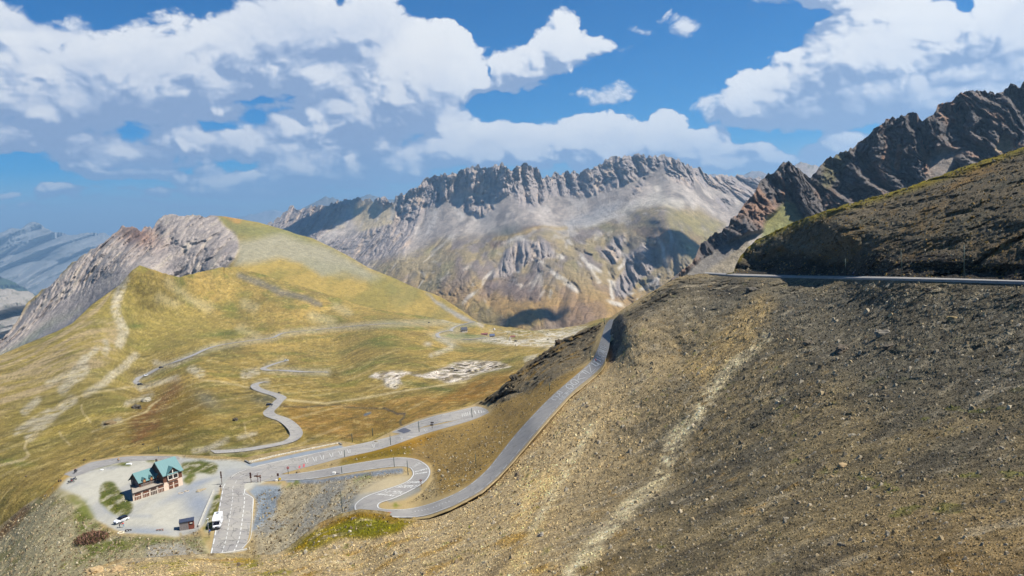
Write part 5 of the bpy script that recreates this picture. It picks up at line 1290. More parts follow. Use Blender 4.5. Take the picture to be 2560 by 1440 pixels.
def wall_along(name, pts, h, th, m, label, lift=0.0, n=40, surf=S_NEAR):
    c = smoothpl(pts, n); P = surf.P(*c.T); T = np.gradient(P, axis=0); T[:, 2] = 0; T /= np.linalg.norm(T, axis=1)[:, None]
    N = np.stack([-T[:, 1], T[:, 0], T[:, 0] * 0], -1) * th / 2
    up = np.array([0, 0, h + lift]); dn = np.array([0, 0, -.5])
    R = np.stack([P - N + dn, P - N + up, P + N + up, P + N + dn], 1)
    idx = np.arange(n * 4).reshape(n, 4)
    Q = [tuple(q) for q in np.stack([idx[:-1, :-1], idx[:-1, 1:], idx[1:, 1:], idx[1:, :-1]], -1).reshape(-1, 4)] + [(0, 1, 2, 3), (n*4-1, n*4-2, n*4-3, n*4-4)]
    return tag(mesh_obj(name, R.reshape(-1, 3), np.array(Q), None, False, m), label, "wall")
M_CONC = mat("pale_concrete", (176,172,160), .9, var=.12, size=.5)
wall_along("concrete_wall", [(534.5,1228),(520,1262),(508,1290),(497,1318)], .42, .34, M_CONC, "low straight concrete wall between the gravel car park and the grass strip")
wall_along("stone_parapet", [(622,1156),(700,1138),(780,1122),(846,1109)], .35, .3, mat("stone_parapet", (188,182,168), .9, var=.4, size=.35), "long low stone parapet along the far edge of the second car park")
wall_along("concrete_kerb", [(613,1152.5),(620,1156),(627,1160)], .3, .5, mat("grey_block", (120,116,108), .9), "short concrete block at the near end of the stone parapet")
wall_along("concrete_kerb", [(846,1108),(850,1110),(854,1113)], .3, .5, mat("grey_block", (120,116,108), .9), "short concrete block at the far end of the stone parapet")
wall_along("tunnel_headwall", [(468,1397),(500,1394),(530,1390),(575,1383),(618,1375)], .3, .5, M_CONC, "pale retaining wall at the foot of the three-lane road")
# ------------------------------------------------------------------ loose stones and tufts: cover nobody could count
def scatter(name, key, n, inside, size, seed, kind_='stone', colf=None, m=None):
    rg = np.random.RandomState(seed)
    xs, G_, D2 = GRID[key]
    px = rg.uniform(xs[0], xs[-1], n * 3); py = rg.uniform(np.min(G_), 1450, n * 3)
    k = inside(px, py); px, py = px[k][:n], py[k][:n]
    P = on(key, px, py); n = len(px); D = P @ FV
    s = size(D, rg.rand(n))[:, None, None]
    ang = rg.rand(n) * 6.283; ca, sa = np.cos(ang)[:, None], np.sin(ang)[:, None]
    if kind_ == 'stone':
        base = np.array([(1,0,0),(.3,.9,0),(-.8,.5,0),(-.7,-.6,0),(.4,-.9,0),(.45,.3,.6),(-.35,.35,.7),(-.1,-.45,.62)], float)
        F = [(0,1,5),(1,6,5),(1,2,6),(2,7,6),(2,3,7),(3,4,7),(4,5,7),(4,0,5),(5,6,7)]
        V = base[None] * (1 + rg.uniform(-.35, .35, (n, 8, 3)))
        V[:, :, 2] *= rg.uniform(.5, 1.5, n)[:, None]; V[:, :5, 2] -= .35
    else:
        V = np.zeros((n, 21, 3)); F = []
        for b in range(7):
            a = rg.rand(n) * 6.283; ln = rg.uniform(.4, 1.0, n)
            V[:, b*3, 0], V[:, b*3, 1] = np.cos(a) * .25 - np.sin(a) * .10, np.sin(a) * .25 + np.cos(a) * .10
            V[:, b*3+1, 0], V[:, b*3+1, 1] = np.cos(a) * .25 + np.sin(a) * .10, np.sin(a) * .25 - np.cos(a) * .10
            V[:, b*3+2] = np.stack([np.cos(a) * ln, np.sin(a) * ln, ln * .9], -1); F.append((b*3, b*3+1, b*3+2))
    x = V[:, :, 0] * ca - V[:, :, 1] * sa; y = V[:, :, 0] * sa + V[:, :, 1] * ca
    V = np.stack([x, y, V[:, :, 2]], -1) * s + P[:, None]
    k = V.shape[1]; Fa = (np.array(F)[None] + (np.arange(n) * k)[:, None, None]).reshape(-1, 3)
    c = np.repeat(colf(px, py, rg)[:, None], k, 1).reshape(-1, 3)
    o = mesh_obj(name, V.reshape(-1, 3), Fa, c * ALB, False, m)
    return tag(o, kind='stuff')
M_STONE = mat_ground("loose_stone", 0.3, 0.1, 0.3, 0.15)
def stone_col(cs):
    cs = np.array([lin(c) for c in cs])
    def f(px, py, rg):
        c = cs[rg.randint(len(cs), size=len(px))]
        return c * rg.uniform(.7, 1.25, len(px))[:, None]
    return f
def under(px, py, rg):
    """stones of the same rock as the slope they lie on"""
    c = sat(paint_fore(px, py, S_FORE.P(px, py)), 1.15)
    t = rg.uniform(.6, 1.75, len(px))[:, None]
    return np.clip(c * 1.1 * t + (rg.rand(len(px)) > .93)[:, None] * .12, 0, .8)
fore_in = lambda x, y: y > line(TOP_FORE, x) + 5
scatter("gravel", 'fore', 100000, fore_in, lambda D, r: (0.0006 + 0.0015 * r ** 4) * np.minimum(D, 170) * 1.1, 5, colf=under, m=M_STONE)
scatter("gravel", 'fore', 2600, fore_in, lambda D, r: (0.0018 + 0.0032 * r ** 4) * np.minimum(D, 150), 6, colf=stone_col([(176,156,120),(160,150,130),(190,176,150),(140,124,100)]), m=M_STONE)
near_in = lambda x, y: (y > line(TOP_NEAR, x) + 3) & (near_flat(x, y) < .05) & (y < np.where(x > 190, line(TOP_FORE, x) + 2, 1445))
scatter("gravel", 'near', 22000, near_in, lambda D, r: 0.10 + 0.34 * r ** 4, 7, colf=stone_col([(172,156,122),(158,140,108),(140,124,92),(182,170,142),(112,98,74)]), m=M_STONE)
scatter("gravel", 'hill', 16000, lambda x, y: (y > line(TOP_HILL, x) + 3) & (y < 700), lambda D, r: (0.0006 + 0.0018 * r ** 4) * D, 8, colf=stone_col([(120,108,84),(96,88,72),(150,122,70),(140,130,108)]), m=M_STONE)
M_TUFT = mat_ground("tuft", 0.5, 0.2, 0.1, 0.2)
def tuft_in(x, y):
    q = np.stack([x / 60, y / 34, x * 0], -1)
    return fore_in(x, y) & (fbm(q, 3, 55) + 0.25 * np.exp(-((y - 1440) / 160) ** 2) - 0.0004 * np.abs(x - 700) > 0.28)
scatter("grass", 'fore', 2600, tuft_in, lambda D, r: (0.0022 + 0.0030 * r * r) * np.minimum(D, 110), 9, 'tuft', stone_col([(116,120,44),(140,128,48),(150,128,66),(140,116,66),(96,104,40)]), M_TUFT)
island = lambda x, y: np.maximum.reduce([stroke(x, y, [(270,1228),(300,1262),(310,1270)], 20, 7), stroke(x, y, [(465,1170),(500,1165),(530,1170)], 12, 7), stroke(x, y, [(545,1245),(530,1280),(518,1320)], 6, 5), stroke(x, y, [(700,1215),(720,1210),(740,1205)], 6, 5)]) > .5
scatter("grass", 'near', 1500, island, lambda D, r: 0.18 + 0.30 * r * r, 12, 'tuft', stone_col([(104,120,44),(126,134,58),(132,116,54),(160,158,100),(150,130,70)]), M_TUFT)
scatter("gravel", 'near', 700, island, lambda D, r: 0.07 + 0.2 * r ** 3, 13, colf=stone_col([(200,194,176),(176,168,146)]), m=M_STONE)
leftslope = lambda x, y: near_in(x, y) & (poly(x, y, [(160,1235),(220,1250),(250,1310),(330,1345),(520,1340),(520,1385),(300,1400),(150,1440),(180,1330)], 14) > .4)
scatter("grass", 'near', 2600, leftslope, lambda D, r: 0.22 + 0.42 * r * r, 10, 'tuft', stone_col([(104,116,44),(122,126,56),(132,112,54),(150,146,84)]), M_TUFT)

# ------------------------------------------------------------------ boulders and rock outcrops
def rock(name, key, x, y, wpx, label, cat="boulder", group=None, c=(150,134,108), flat=.55, seed=0, aspect=1.0, sink=.25):
    P = on(key, [x], [y])[0]; D = float(P @ FV); r = wpx / 2 * D / FPX
    bm_v, bm_f = ico(3)
    V = bm_v.copy(); n_ = ridged(V * .9 + seed * 3.1, 4, seed, .6); q = fbm(V * 1.1 + seed, 3, seed + 5)
    V = V * (0.78 + 0.55 * (n_ - .35) + .35 * q)[:, None]
    V = np.sign(V) * np.abs(V) ** .85
    V = V * np.array([r, r * aspect, r * flat])
    a = seed * 1.3; V = V @ np.array([[math.cos(a), math.sin(a), 0], [-math.sin(a), math.cos(a), 0], [0, 0, 1]])
    cc = np.tile(lin(c), (len(V), 1)) * (1 + .3 * fbm(V / (r * .35), 3, seed))[:, None]
    o = mesh_obj(name, V, bm_f, cc * ALB, False, M_STONE)
    o.location = Vector(tuple(float(t) for t in P + np.array([0, 0, r * flat * (.6 - sink)])))
    return tag(o, label, cat, group)
def ico(sub):
    import bmesh
    b = bmesh.new(); bmesh.ops.create_icosphere(b, subdivisions=sub, radius=1)
    b.verts.ensure_lookup_table()
    v = np.array([q.co[:] for q in b.verts]); f = np.array([[w.index for w in q.verts] for q in b.faces]); b.free(); return v, f
for i, (k, x, y, w, lb, c, fl, asp) in enumerate([
    ('fore', 2207, 838, 32, "big pale grey outcrop on the shale below the upper road, highest of three", (140,132,118), .7, 1.4),
    ('fore', 2105, 878, 36, "dark jagged outcrop in the middle of three on the shale slope below the upper road", (112,102,88), .75, 1.8),
    ('fore', 2022, 862, 22, "small dark outcrop, lowest and furthest left of three below the upper road", (118,108,92), .8, 1.5),
    ('fore', 2225, 868, 26, "low dark ledge just under the big pale outcrop on the shale", (104,96,84), .5, 2.0),
    ('fore', 2106, 1168, 30, "rounded tan boulder lying alone in the middle of the gravel slope", (190,164,124), .6, .9),
    ('fore', 2080, 1193, 10, "small tan stone just below the rounded boulder", (188,160,120), .8, .9),
    ('fore', 1351, 1341, 17, "grey boulder beside the dark dry streambed in the lower middle", (150,144,134), .75, .9),
    ('fore', 1372, 1317, 14, "tan boulder uphill of the grey one by the dry streambed", (174,152,116), .8, .9),
    ('fore', 1023, 1378, 26, "flat dark-topped slab on the tan slope below the grassy knoll", (146,126,96), .35, .8),
    ('fore', 875, 1330, 9, "small white stone on the grassy knoll", (210,200,178), .8, 1),
    ('fore', 1583, 1365, 16, "pale block beside the yellow tufts at the foot of the gully", (186,166,128), .7, 1),
    ('fore', 1965, 1298, 18, "slanted grey stone with a long shadow in the lower right gravel", (160,150,130), .5, .8),
    ('fore', 2110, 1365, 12, "one of two dark round stones close together at lower right", (120,112,100), .8, 1),
    ('fore', 2075, 1363, 12, "dark stone to the left of its close twin at lower right", (116,106,92), .8, 1),
    ('fore', 2130, 1090, 26, "thin grey slab with a dark underside right of the rounded boulder", (150,142,124), .35, .6),
    ('fore', 2380, 797, 34, "pale yellowish slab lying on the shale under the right end of the upper road", (168,146,104), .3, .6),
    ('fore', 2322, 727, 22, "small dark outcrop right under the edge of the upper road", (110,100,86), .6, 1.2),
    ('fore', 1880, 728, 34, "dark ledge close under the left end of the upper road", (104,98,88), .5, 1.0),
    ('fore', 240, 1432, 44, "tan rock ledge at the bottom left corner of the picture", (196,168,124), .5, 1.0),
    ('fore', 292, 1428, 34, "tan boulder right of the bottom left rock ledge", (188,160,118), .5, 1.0),
    ('fore', 1500, 950, 8, "pale block on the uphill verge of the climbing road", (200,172,132), .8, 1),
    ('near', 1482, 893, 8, "yellowish boulder on the downhill verge beside the snow pole", (206,180,130), .7, 1),
    ('near', 1395, 862, 20, "dark pinnacle sticking up from the crest of the dark spur", (92,78,60), 1.1, 1.0),
    ('near', 1285, 948, 24, "dark block at the low end of the dark spur", (86,78,64), .9, 1.2),
    ('near', 940, 1105, 9, "grey rock in the verge between the two upper road arms", (170,160,136), .7, 1),
    ('near', 745, 1182, 12, "brown rock on the grass wedge behind the round no-entry sign", (150,130,96), .7, 1),
    ('near', 1098, 1178, 10, "white rock beside the outside of the right hairpin", (214,202,178), .8, 1),
    ('val', 341, 1022, 22, "dark rock outcrop on the hillside above the refuge", (104,96,82), .8, 1.3),
    ('val', 365, 1004, 26, "pale rock rib leading up from the dark outcrop above the refuge", (172,164,142), .6, 1.4),
    ('val', 588, 1052, 14, "dark rock on the knoll left of the valley road bend", (92,84,70), .9, 1.1),
    ('val', 275, 1060, 26, "brown rock band half way up the slope above the refuge", (140,120,88), .5, 1.2),
    ('val', 698, 983, 7, "dark stone on the slope right of the valley road junction", (96,88,72), .8, 1),
    ('val', 358, 1112, 6, "small dark stone low on the slope above the refuge", (80,74,62), .9, 1),
    ('val', 211, 1151, 8, "brown stone by the bend of the left road", (110,92,66), .8, 1)]):
    rock("rock_outcrop" if w > 20 else "boulder", k, x, y, w, lb, "rock", None, c, fl, i + 1, asp)
# boulder field and white limestone in the valley: past counting
def in_bf(x, y):
    return (poly(x, y, [(1195,850),(1240,842),(1300,850),(1460,818),(1430,850),(1380,870),(1260,862)], 6) > .5) | (poly(x, y, [(1210,822),(1330,826),(1470,806),(1470,825),(1330,845),(1260,840)], 6) > .6)
scatter("gravel", 'val', 1500, in_bf, lambda D, r: 1.0 + 2.6 * r ** 3, 17, colf=stone_col([(222,212,192),(200,190,168),(236,228,212),(150,142,120)]), m=M_STONE)
scatter("gravel", 'val', 900, lambda x, y: poly(x, y, WHITE_CLIFF, 4) > .5, lambda D, r: .6 + 1.6 * r ** 3, 18, colf=stone_col([(236,222,202),(226,206,186),(210,200,180)]), m=M_STONE)

# ------------------------------------------------------------------ reddish shrub below the car park
P = on('near', [228], [1352])[0]
sb = root("shrub", P, 0, "large reddish-brown shrub on the stony slope below the gravel car park", "shrub", sc=1)
rg = np.random.RandomState(3); V, F = [], []
for i in range(2600):
    a, rr, h = rg.rand() * 6.283, rg.rand() ** .5, rg.rand()
    R = 2.6 * math.sqrt(max(0, 1 - (h * .9) ** 2)); x, y, z = math.cos(a) * rr * R * 1.4, math.sin(a) * rr * R * 1.3, h * 1.3 + .25 * fbm(np.array([[math.cos(a) * 2, math.sin(a) * 2, h * 2]]), 2)[0]
    d = rg.normal(size=3) * .14; e = np.array([0, 0, .28 + .2 * rg.rand()]) + rg.normal(size=3) * .12
    b = len(V); V += [(x, y, z), (x + d[0], y + d[1], z + abs(d[2])), (x + e[0], y + e[1], z + e[2])]; F.append((b, b + 1, b + 2))
cc = np.repeat(stone_col([(160,118,98),(132,98,78),(176,134,112),(116,112,62),(110,88,66)])(np.zeros(len(F)), 0, rg), 3, 0)
mesh_obj("foliage", V, F, cc * ALB, False, M_TUFT, parent=sb)
st = MB()
for i in range(9):
    a = i * .7; st.tube([(0, 0, -.3), (math.cos(a) * .7, math.sin(a) * .7, .7), (math.cos(a) * 1.5, math.sin(a) * 1.3, 1.4)], [.08, .05, .02], 5)
st.build("stem", M_DARK, sb)

# ------------------------------------------------------------------ snow poles and signs
M_POLE = mat("green_pole", (52,70,62), .6); M_RUST = mat("brown_sign", (92,58,44), .7, var=.15); M_STEEL = mat("galvanised", (150,152,152), .45, .3)
def px_h(P, hpx): return hpx * float(np.asarray(P) @ FV) / FPX * 1.02
def surfP(k, x, y):
    return {'near': S_NEAR, 'val': S_VAL, 'fore': S_FORE, 'hill': S_HILL}[k].P([x], [y])[0] if k != 'on' else None
POLES = [('near',986,1168,24,"snow pole at the inner edge of the right hairpin, the left one of two"),('near',1020.5,1188,36,"tall snow pole inside the right hairpin bend"),
 ('near',856,1279,50,"tall leaning snow pole on the gravel left of the lower hairpin"),('near',1190.6,1171,36,"snow pole on the slope left of the climbing road"),
 ('near',977,1113,24,"snow pole beside the road arm above the right hairpin"),('near',1048,1080,26,"snow pole left of the double sign by the lay-by loop"),
 ('near',1180.6,1044,23,"snow pole standing in front of the far loop of road"),('near',862,1143,17,"short snow pole on the near verge of the upper road arm"),
 ('near',855,1184,17,"short snow pole by the white block on the hairpin road"),('near',932,1088,17,"thin snow pole on the edge of the bog right of the stone parapet"),
 ('near',881,1103,18,"thin snow pole at the far end of the stone parapet"),('near',1476,900,18,"snow pole with yellow boulder at the foot of the dark spur"),
 ('near',1374,977,20,"snow pole on the downhill verge half way up the climbing road"),('near',1511,810,15,"snow pole where the climbing road leaves round the dark spur"),
 ('hill',2087.5,694,32,"furthest and shortest snow pole along the upper road"),('hill',2114,694,47,"snow pole beside the cyclist on the upper road"),
 ('hill',2254.7,697.5,69,"green snow pole leaning left on the upper road, second from the picture edge"),('hill',2410.6,702,88,"tallest snow pole, last along the upper road"),
 ('val',397,1127,10,"tiny pole behind the roof of the refuge")]
for k, x, y, h, lb in POLES:
    P = surfP(k, x, y); H = px_h(P, h)
    o = MB().tube([(0,0,-.3),(0,0,H)], max(.07, .00042 * float(P @ FV)), 8).tube([(0,0,H),(0,0,H+.08)], .09, 8).build("snow_pole", M_POLE, smooth=True)
    o.location = Vector(tuple(float(t) for t in P)); o.rotation_euler = (0, math.radians(-2 if x == 2254.7 else -.8), 0)
    tag(o, lb, "pole", "snow poles along the roads")
    if k == 'near' and x in (1020.5, 856):
        MB().box(-.12,.12,-.03,.03,.25,.6).build("plate", M_STEEL, o)
def signpost(name, x, y, hpx, label, cat="sign", k='near', rz=0.0, m=M_RUST, r=.07):
    P = surfP(k, x, y); H = px_h(P, hpx)
    rt = root(name, P, rz, label, cat, sc=1)
    MB().tube([(0,0,-.3),(0,0,H)], r, 8).build("pole", m, rt, smooth=True)
    return rt, H
def disc(c, R, th=.06, k=20):
    pr = [(c[0] + R * math.cos(t), c[2] + R * math.sin(t)) for t in np.linspace(0, 2 * math.pi, k, endpoint=False)]
    return MB().prism(pr, c[1] - th / 2, c[1] + th / 2, 'y')
def tri(c, R, th=.06, up=True):
    s_ = 1 if up else -1
    return MB().prism([(c[0] - R, c[2] - s_ * R * .6), (c[0] + R, c[2] - s_ * R * .6), (c[0], c[2] + s_ * R)], c[1] - th / 2, c[1] + th / 2, 'y')
rt, H = signpost("road_sign", 628, 1207, 26, "post with three dark round sign backs stacked at the junction")
for i in range(3): disc((0, -.1, H - .22 - i * .5), .27).build("sign_plate", M_RUST, rt)
rt, H = signpost("road_sign", 645, 1206, 22, "dark direction post with crossed pointed arms right of the three discs")
MB().prism([(-.75,H-.75),(.1,H-.75),(.1,H-.4),(-.75,H-.4),(-.95,H-.58)], -.13, -.07, 'y').build("sign_arm", M_RUST, rt)
MB().prism([(-.3,H-.95),(.85,H-.7),(1.0,H-.55),(.8,H-.42),(-.3,H-.6)], -.06, 0, 'y').build("sign_arm", mat("orange_brown", (142,86,54), .7), rt)
rt, H = signpost("road_sign", 652, 1206, 13, "small low sign beside the direction post")
MB().box(-.22,.22,-.1,-.04,H-.12,H+.2).build("sign_plate", M_RUST, rt)
rt, H = signpost("road_sign", 696, 1202, 19, "brown sign with a square plate above the yellow marker")
MB().box(-.26,.26,-.12,-.05,H-.7,H).build("sign_plate", M_RUST, rt)
P = surfP('near', 700, 1202.5); rt = root("yellow_marker", P, .2, "round yellow marker on a short stand at the foot of the brown sign", "marker", sc=1)
disc((0, 0, .55), .32, .1).build("marker_disc", mat("yellow_paint", (226,190,40), .6), rt); MB().box(-.05,.05,-.05,.05,-.1,.3).build("stand", M_TRIM, rt); MB().box(-.2,.2,-.2,.2,-.05,.06).build("base", M_CONC, rt)
P = surfP('near', 691, 1202.8); o = MB().box(-.3,.3,-.22,.22,-.1,.4,.05,.05).build("white_block", mat("white_block", (226,224,214), .8), bevel=.04); o.location = Vector(tuple(map(float, P))); tag(o, "small white block left of the brown sign", "block")
rt, H = signpost("road_sign", 721, 1184.5, 18, "red and white round no-entry sign on the grass wedge", m=M_POLE)
dk = disc((0, -.1, H - .3), .36).build("sign_plate", mat("red_sign", (196,40,44), .5), rt); MB().box(-.24,.24,-.16,-.13,H-.37,H-.23).build("white_bar", M_WHITE, dk)
MB().box(-.2,.2,-.13,-.07,H-1.0,H-.75).build("sub_plate", M_WHITE, rt)
rt, H = signpost("road_sign", 1053, 1216, 18, "inverted triangle give-way sign on the outside of the hairpin road")
tk = tri((0, -.1, H - .32), .36, .06, False).build("sign_plate", mat("dark_red", (120,34,36), .6), rt); tri((0, -.15, H - .3), .16, .04, False).build("sign_face", M_WHITE, tk)
rt, H = signpost("road_sign", 1080.5, 1071, 16, "post with two stacked dark boards by the lay-by loop")
for a, b in ((0, .1), (.75, -.05)): MB().box(-.55 + b, .55 + b, -.12, -.05, H - .42 - a, H - a).build("sign_plate", M_TRIM, rt)
rt, H = signpost("road_sign", 552.5, 1228, 16, "brown triangular sign on the grass strip left of the three-lane road")
tri((0, -.1, H - .3), .36).build("sign_plate", M_RUST, rt)
rt, H = signpost("road_sign", 555, 1211, 33, "tall post with a column of dark round plates on the left side of the junction")
for i in range(4): disc((0, -.1, H - .2 - i * .46), .22).build("sign_plate", M_RUST, rt)
MB().tube([(-1.5, .3, .05), (-.1, 0, .1)], .05, 6).build("fallen_bar", M_TRIM, rt)
rt, H = signpost("lamp_post", 523, 1344, 47, "grey lamp post with a white head beside the motorhome", "lamp post", m=M_STEEL, r=.06)
MB().box(-.22,.22,-.14,.14,H-.02,H+.14,.06,.05).build("lamp_head", mat("white_lamp", (230,230,226), .5), rt, bevel=.03)
MB().box(-.12,.16,-.1,.02,1.0,1.35).build("junction_box", M_STEEL, rt)
rt, H = signpost("marker_post", 621, 1331, 24, "thin grey stake at the outer edge line of the lay-by", "post", m=M_STEEL, r=.05)
MB().box(-.12,.12,-.05,.05,-.05,.14).build("foot", M_WHITE, rt)
P = surfP('near', 835, 1185); o = MB().box(-.45,.45,-.3,.3,-.1,.55,.08,.06).build("white_block", mat("white_block", (226,224,214), .8), bevel=.05); o.location = Vector(tuple(map(float, P))); tag(o, "white block on the lower verge of the hairpin road", "block")
P = surfP('near', 844, 1185); o = MB().tube([(-.4,0,.1),(.6,.1,.14)], .09, 6).build("dark_log", M_TRIM); o.location = Vector(tuple(map(float, P))); tag(o, "short dark log lying right of the white block", "log")
P = surfP('near', 302, 1333); o = MB().torus((0,0,.1), .62, .16, 'z', 18, 6).build("stone_ring", mat("ring_concrete", (196,184,158), .9, var=.2), smooth=True); o.location = Vector(tuple(map(float, P))); tag(o, "pale round stone ring on the grass below the white car", "ring")
for x, y, w, lb, c in ((321,1328,1.35,"low dark bench on the near edge of the car park","dark"),(400,1327,1.5,"low reddish bench rail further right on the near edge of the car park","red")):
    P = surfP('near', x, y); b = root("bench", P, .1, lb, "bench", sc=1); mm = M_TRIM if c == "dark" else mat("faded_red_wood", (140,104,88), .8)
    MB().box(-w/2,w/2,-.15,.15,.3,.38).build("seat", mm, b)
    for q in (-.42, 0, .42): MB().box(w*q-.05,w*q+.05,-.13,.13,-.1,.3).build("leg", mm, b)
for x, y, s_, lb in ((467,1228,1.0,"right one of two flat stone rings on the gravel beside the refuge"),(452,1233,1.1,"left one of two flat stone rings on the gravel beside the refuge"),(503,1226,2.0,"long low heap of stones at the head of the low concrete wall")):
    P = surfP('near', x, y)
    if s_ < 2:
        o = MB().torus((0,0,.02), .5 * s_, .1, 'z', 14, 5).build("stone_ring", mat("ring_stone", (172,156,132), .9, var=.3, size=.2)); o.location = Vector(tuple(map(float, P))); tag(o, lb, "ring")
    else:
        rock("stone_heap", 'near', x, y, 26, lb, "stone heap", None, (176,162,136), .22, 61, .6)
P = surfP('near', 322, 1161); o = MB().box(-.9,.9,-.35,.35,-.05,.35,.2,.1).build("white_boulder", mat("white_stone", (226,226,220), .8), bevel=.1); o.location = Vector(tuple(map(float, P))); tag(o, "long white slab behind the refuge at the edge of the left road", "stone")
P = surfP('near', 254, 1175); o = MB().box(-.5,.5,-.25,.25,-.05,.25,.12,.08).build("white_boulder", mat("white_stone", (226,226,220), .8), bevel=.08); o.location = Vector(tuple(map(float, P))); tag(o, "smaller white slab nearer the left bend of the road", "stone")

# ------------------------------------------------------------------ vehicles
M_TYRE = mat("tyre", (34,34,36), .85); M_BODYW = mat("white_car_paint", (226,228,230), .3, spec=.5); M_BLACK = mat("black_gloss", (22,22,28), .2, spec=.5); M_LAMP = mat("lamp_glass", (200,200,205), .2); M_REDL = mat("red_lamp", (150,24,22), .4); M_GREYP = mat("grey_plastic", (60,62,66), .6)
def wheel(par, x, y, r=.33, w=.2):
    t = MB().torus((x, y, r), r * .76, r * .26, 'y', 18, 8).build("wheel", M_TYRE, par, smooth=True)
    pr = [(x + r * .6 * math.cos(a), r + r * .6 * math.sin(a)) for a in np.linspace(0, 6.283, 14, endpoint=False)]
    MB().prism(pr, y - w * .45, y + w * .45, 'y').build("rim", M_STEEL, t)
def car(P, rz, label, paint, roofm=None, sc=UN, full=True):
    """hatchback, nose to +x, 4.1 m"""
    c = root("parked_car", P, rz, label, "car", sc=sc)
    body = MB()
    prof = [(-2.05,.35),(-2.1,.75),(-1.98,1.0),(1.0,.98),(1.75,.86),(2.05,.66),(2.08,.34)]
    body.prism(prof, -.86, .86, 'y').build("body", paint, c, bevel=.07)
    gh = MB(); b0, b1, z0, z1 = -.80, .80, .97, 1.48
    gh.add([(-1.95,b0,z0),(1.02,b0,z0),(1.02,b1,z0),(-1.95,b1,z0),(-1.6,b0+.14,z1),(.3,b0+.14,z1),(.3,b1-.14,z1),(-1.6,b1-.14,z1)], [(0,3,2,1),(4,5,6,7),(0,1,5,4),(1,2,6,5),(2,3,7,6),(3,0,4,7)]).build("window", M_BLACK, c)
    MB().box(-1.62,.32,-.67,.67,1.47,1.53,.08,.05).build("roof", roofm or paint, c, bevel=.02)
    for x in (-1.3, 1.3):
        for y in (-.84, .84): wheel(c, x, y)
    if full:
        for y in (-.62, .62):
            MB().box(1.96,2.09,y-.18,y+.18,.62,.76).build("headlight", M_LAMP, c); MB().box(-2.12,-2.02,y-.16,y+.16,.78,.98).build("tail_light", M_REDL, c)
            MB().box(.62,.8,y*1.48-.09,y*1.48+.09,1.0,1.14).build("mirror", M_BLACK, c)
        for y in (-.845, .845):
            for q in (-.55, .55): MB().box(q,q+.04,y-.02,y+.02,.4,1.0).build("door_seam", M_GREYP, c)
        MB().box(2.02,2.11,-.5,.5,.36,.54).build("grille", M_GREYP, c)
    return c
a, b = N1(320, 1297), N1(287, 1312)
wc = car((a + b) / 2 + np.array([0,0,.02]), heading(a, b), "white hatchback with a black roof parked on the near edge of the gravel", M_BODYW, M_BLACK)
MB().add([(.5,.86,.4),(.5,.86,1.0),(-.3,1.5,1.0),(-.3,1.5,.4),(.44,.86,.4),(.44,.86,1.0),(-.36,1.5,1.0),(-.36,1.5,.4)], [(0,1,2,3),(7,6,5,4),(1,5,6,2),(0,3,7,4),(3,2,6,7)]).build("door", M_BODYW, wc)
for x, y, lb, p_ in ((351,965,"dark car at the bend of the far track, lowest of three on the hillside",'d'),(364,942,"white car on the far track, middle of three on the hillside",'w'),(403,922,"dark car where the far road turns into a track, highest of three",'d'),
                     (674,1018,"dark car parked left of the valley road below the junction",'d'),(716,904,"white car at the end of the short valley road",'w'),(1073,808,"tiny dark car on the far straight road across the hill",'d')):
    P = S_VAL.P([x], [y])[0]; P[2] += .7
    D = float(P @ FV)
    car(P, {351: .2, 364: 1.0, 403: .5}.get(x, .1), lb, M_BODYW if p_ == 'w' else mat("dark_car_paint", (40,42,52), .3, spec=.5), sc=UN * (1.0 if D < 500 else 1.25), full=False)
# motorhome, nose to +x
a, b = N1(550, 1300), N1(540, 1331)
mhm = root("motorhome", (a + b) / 2 + np.array([0,0,.14]), heading(a, b), "white motorhome with a tall body parked on the left lane of the three-lane road", "motorhome")
MB().prism([(-3.2,.45),(-3.25,2.95),(1.0,2.95),(2.0,2.75),(2.35,2.35),(2.2,2.0),(1.6,1.95),(1.6,.45)], -1.12, 1.12, 'y').build("body", M_BODYW, mhm, bevel=.08)
MB().prism([(1.5,.4),(1.5,1.95),(2.1,1.9),(2.75,1.2),(3.1,1.05),(3.2,.45)], -1.0, 1.0, 'y').build("cab", M_BODYW, mhm, bevel=.06)
MB().add([(2.13,-.86,1.9),(2.13,.86,1.9),(2.78,.92,1.22),(2.78,-.92,1.22)], [(0,1,2,3)]).build("windscreen", M_BLACK, mhm)
MB().box(3.05,3.26,-.92,.92,.36,.62).build("bumper", M_GREYP, mhm, bevel=.03); MB().box(3.02,3.2,-.4,.4,.66,.9).build("grille", M_BLACK, mhm)
for y in (-.78, .78): MB().box(2.95,3.2,y-.18,y+.18,.72,.98).build("headlight", M_LAMP, mhm); MB().box(2.2,2.35,y*1.55-.08,y*1.55+.08,1.2,1.6).build("mirror", M_BLACK, mhm)
for y in (-1.01, 1.01): MB().box(1.75,2.3,y-.015,y+.015,1.2,1.75).build("side_window", M_BLACK, mhm); MB().box(-1.6,-.4,y*1.11-.015,y*1.11+.015,1.6,2.2).build("side_window", M_BLACK, mhm)
MB().box(-2.4,-1.6,-.5,.2,2.95,3.02).build("solar_panel", M_BLACK, mhm); MB().box(-.8,-.2,-.35,.35,2.95,3.12,.05,.05).build("roof_hatch", M_LAMP, mhm); MB().box(.3,.9,-.3,.3,2.95,3.08,.05,.05).build("roof_hatch", M_LAMP, mhm)
for x in (-1.7, 2.3):
    for y in (-.98, .98): wheel(mhm, x, y, .35)

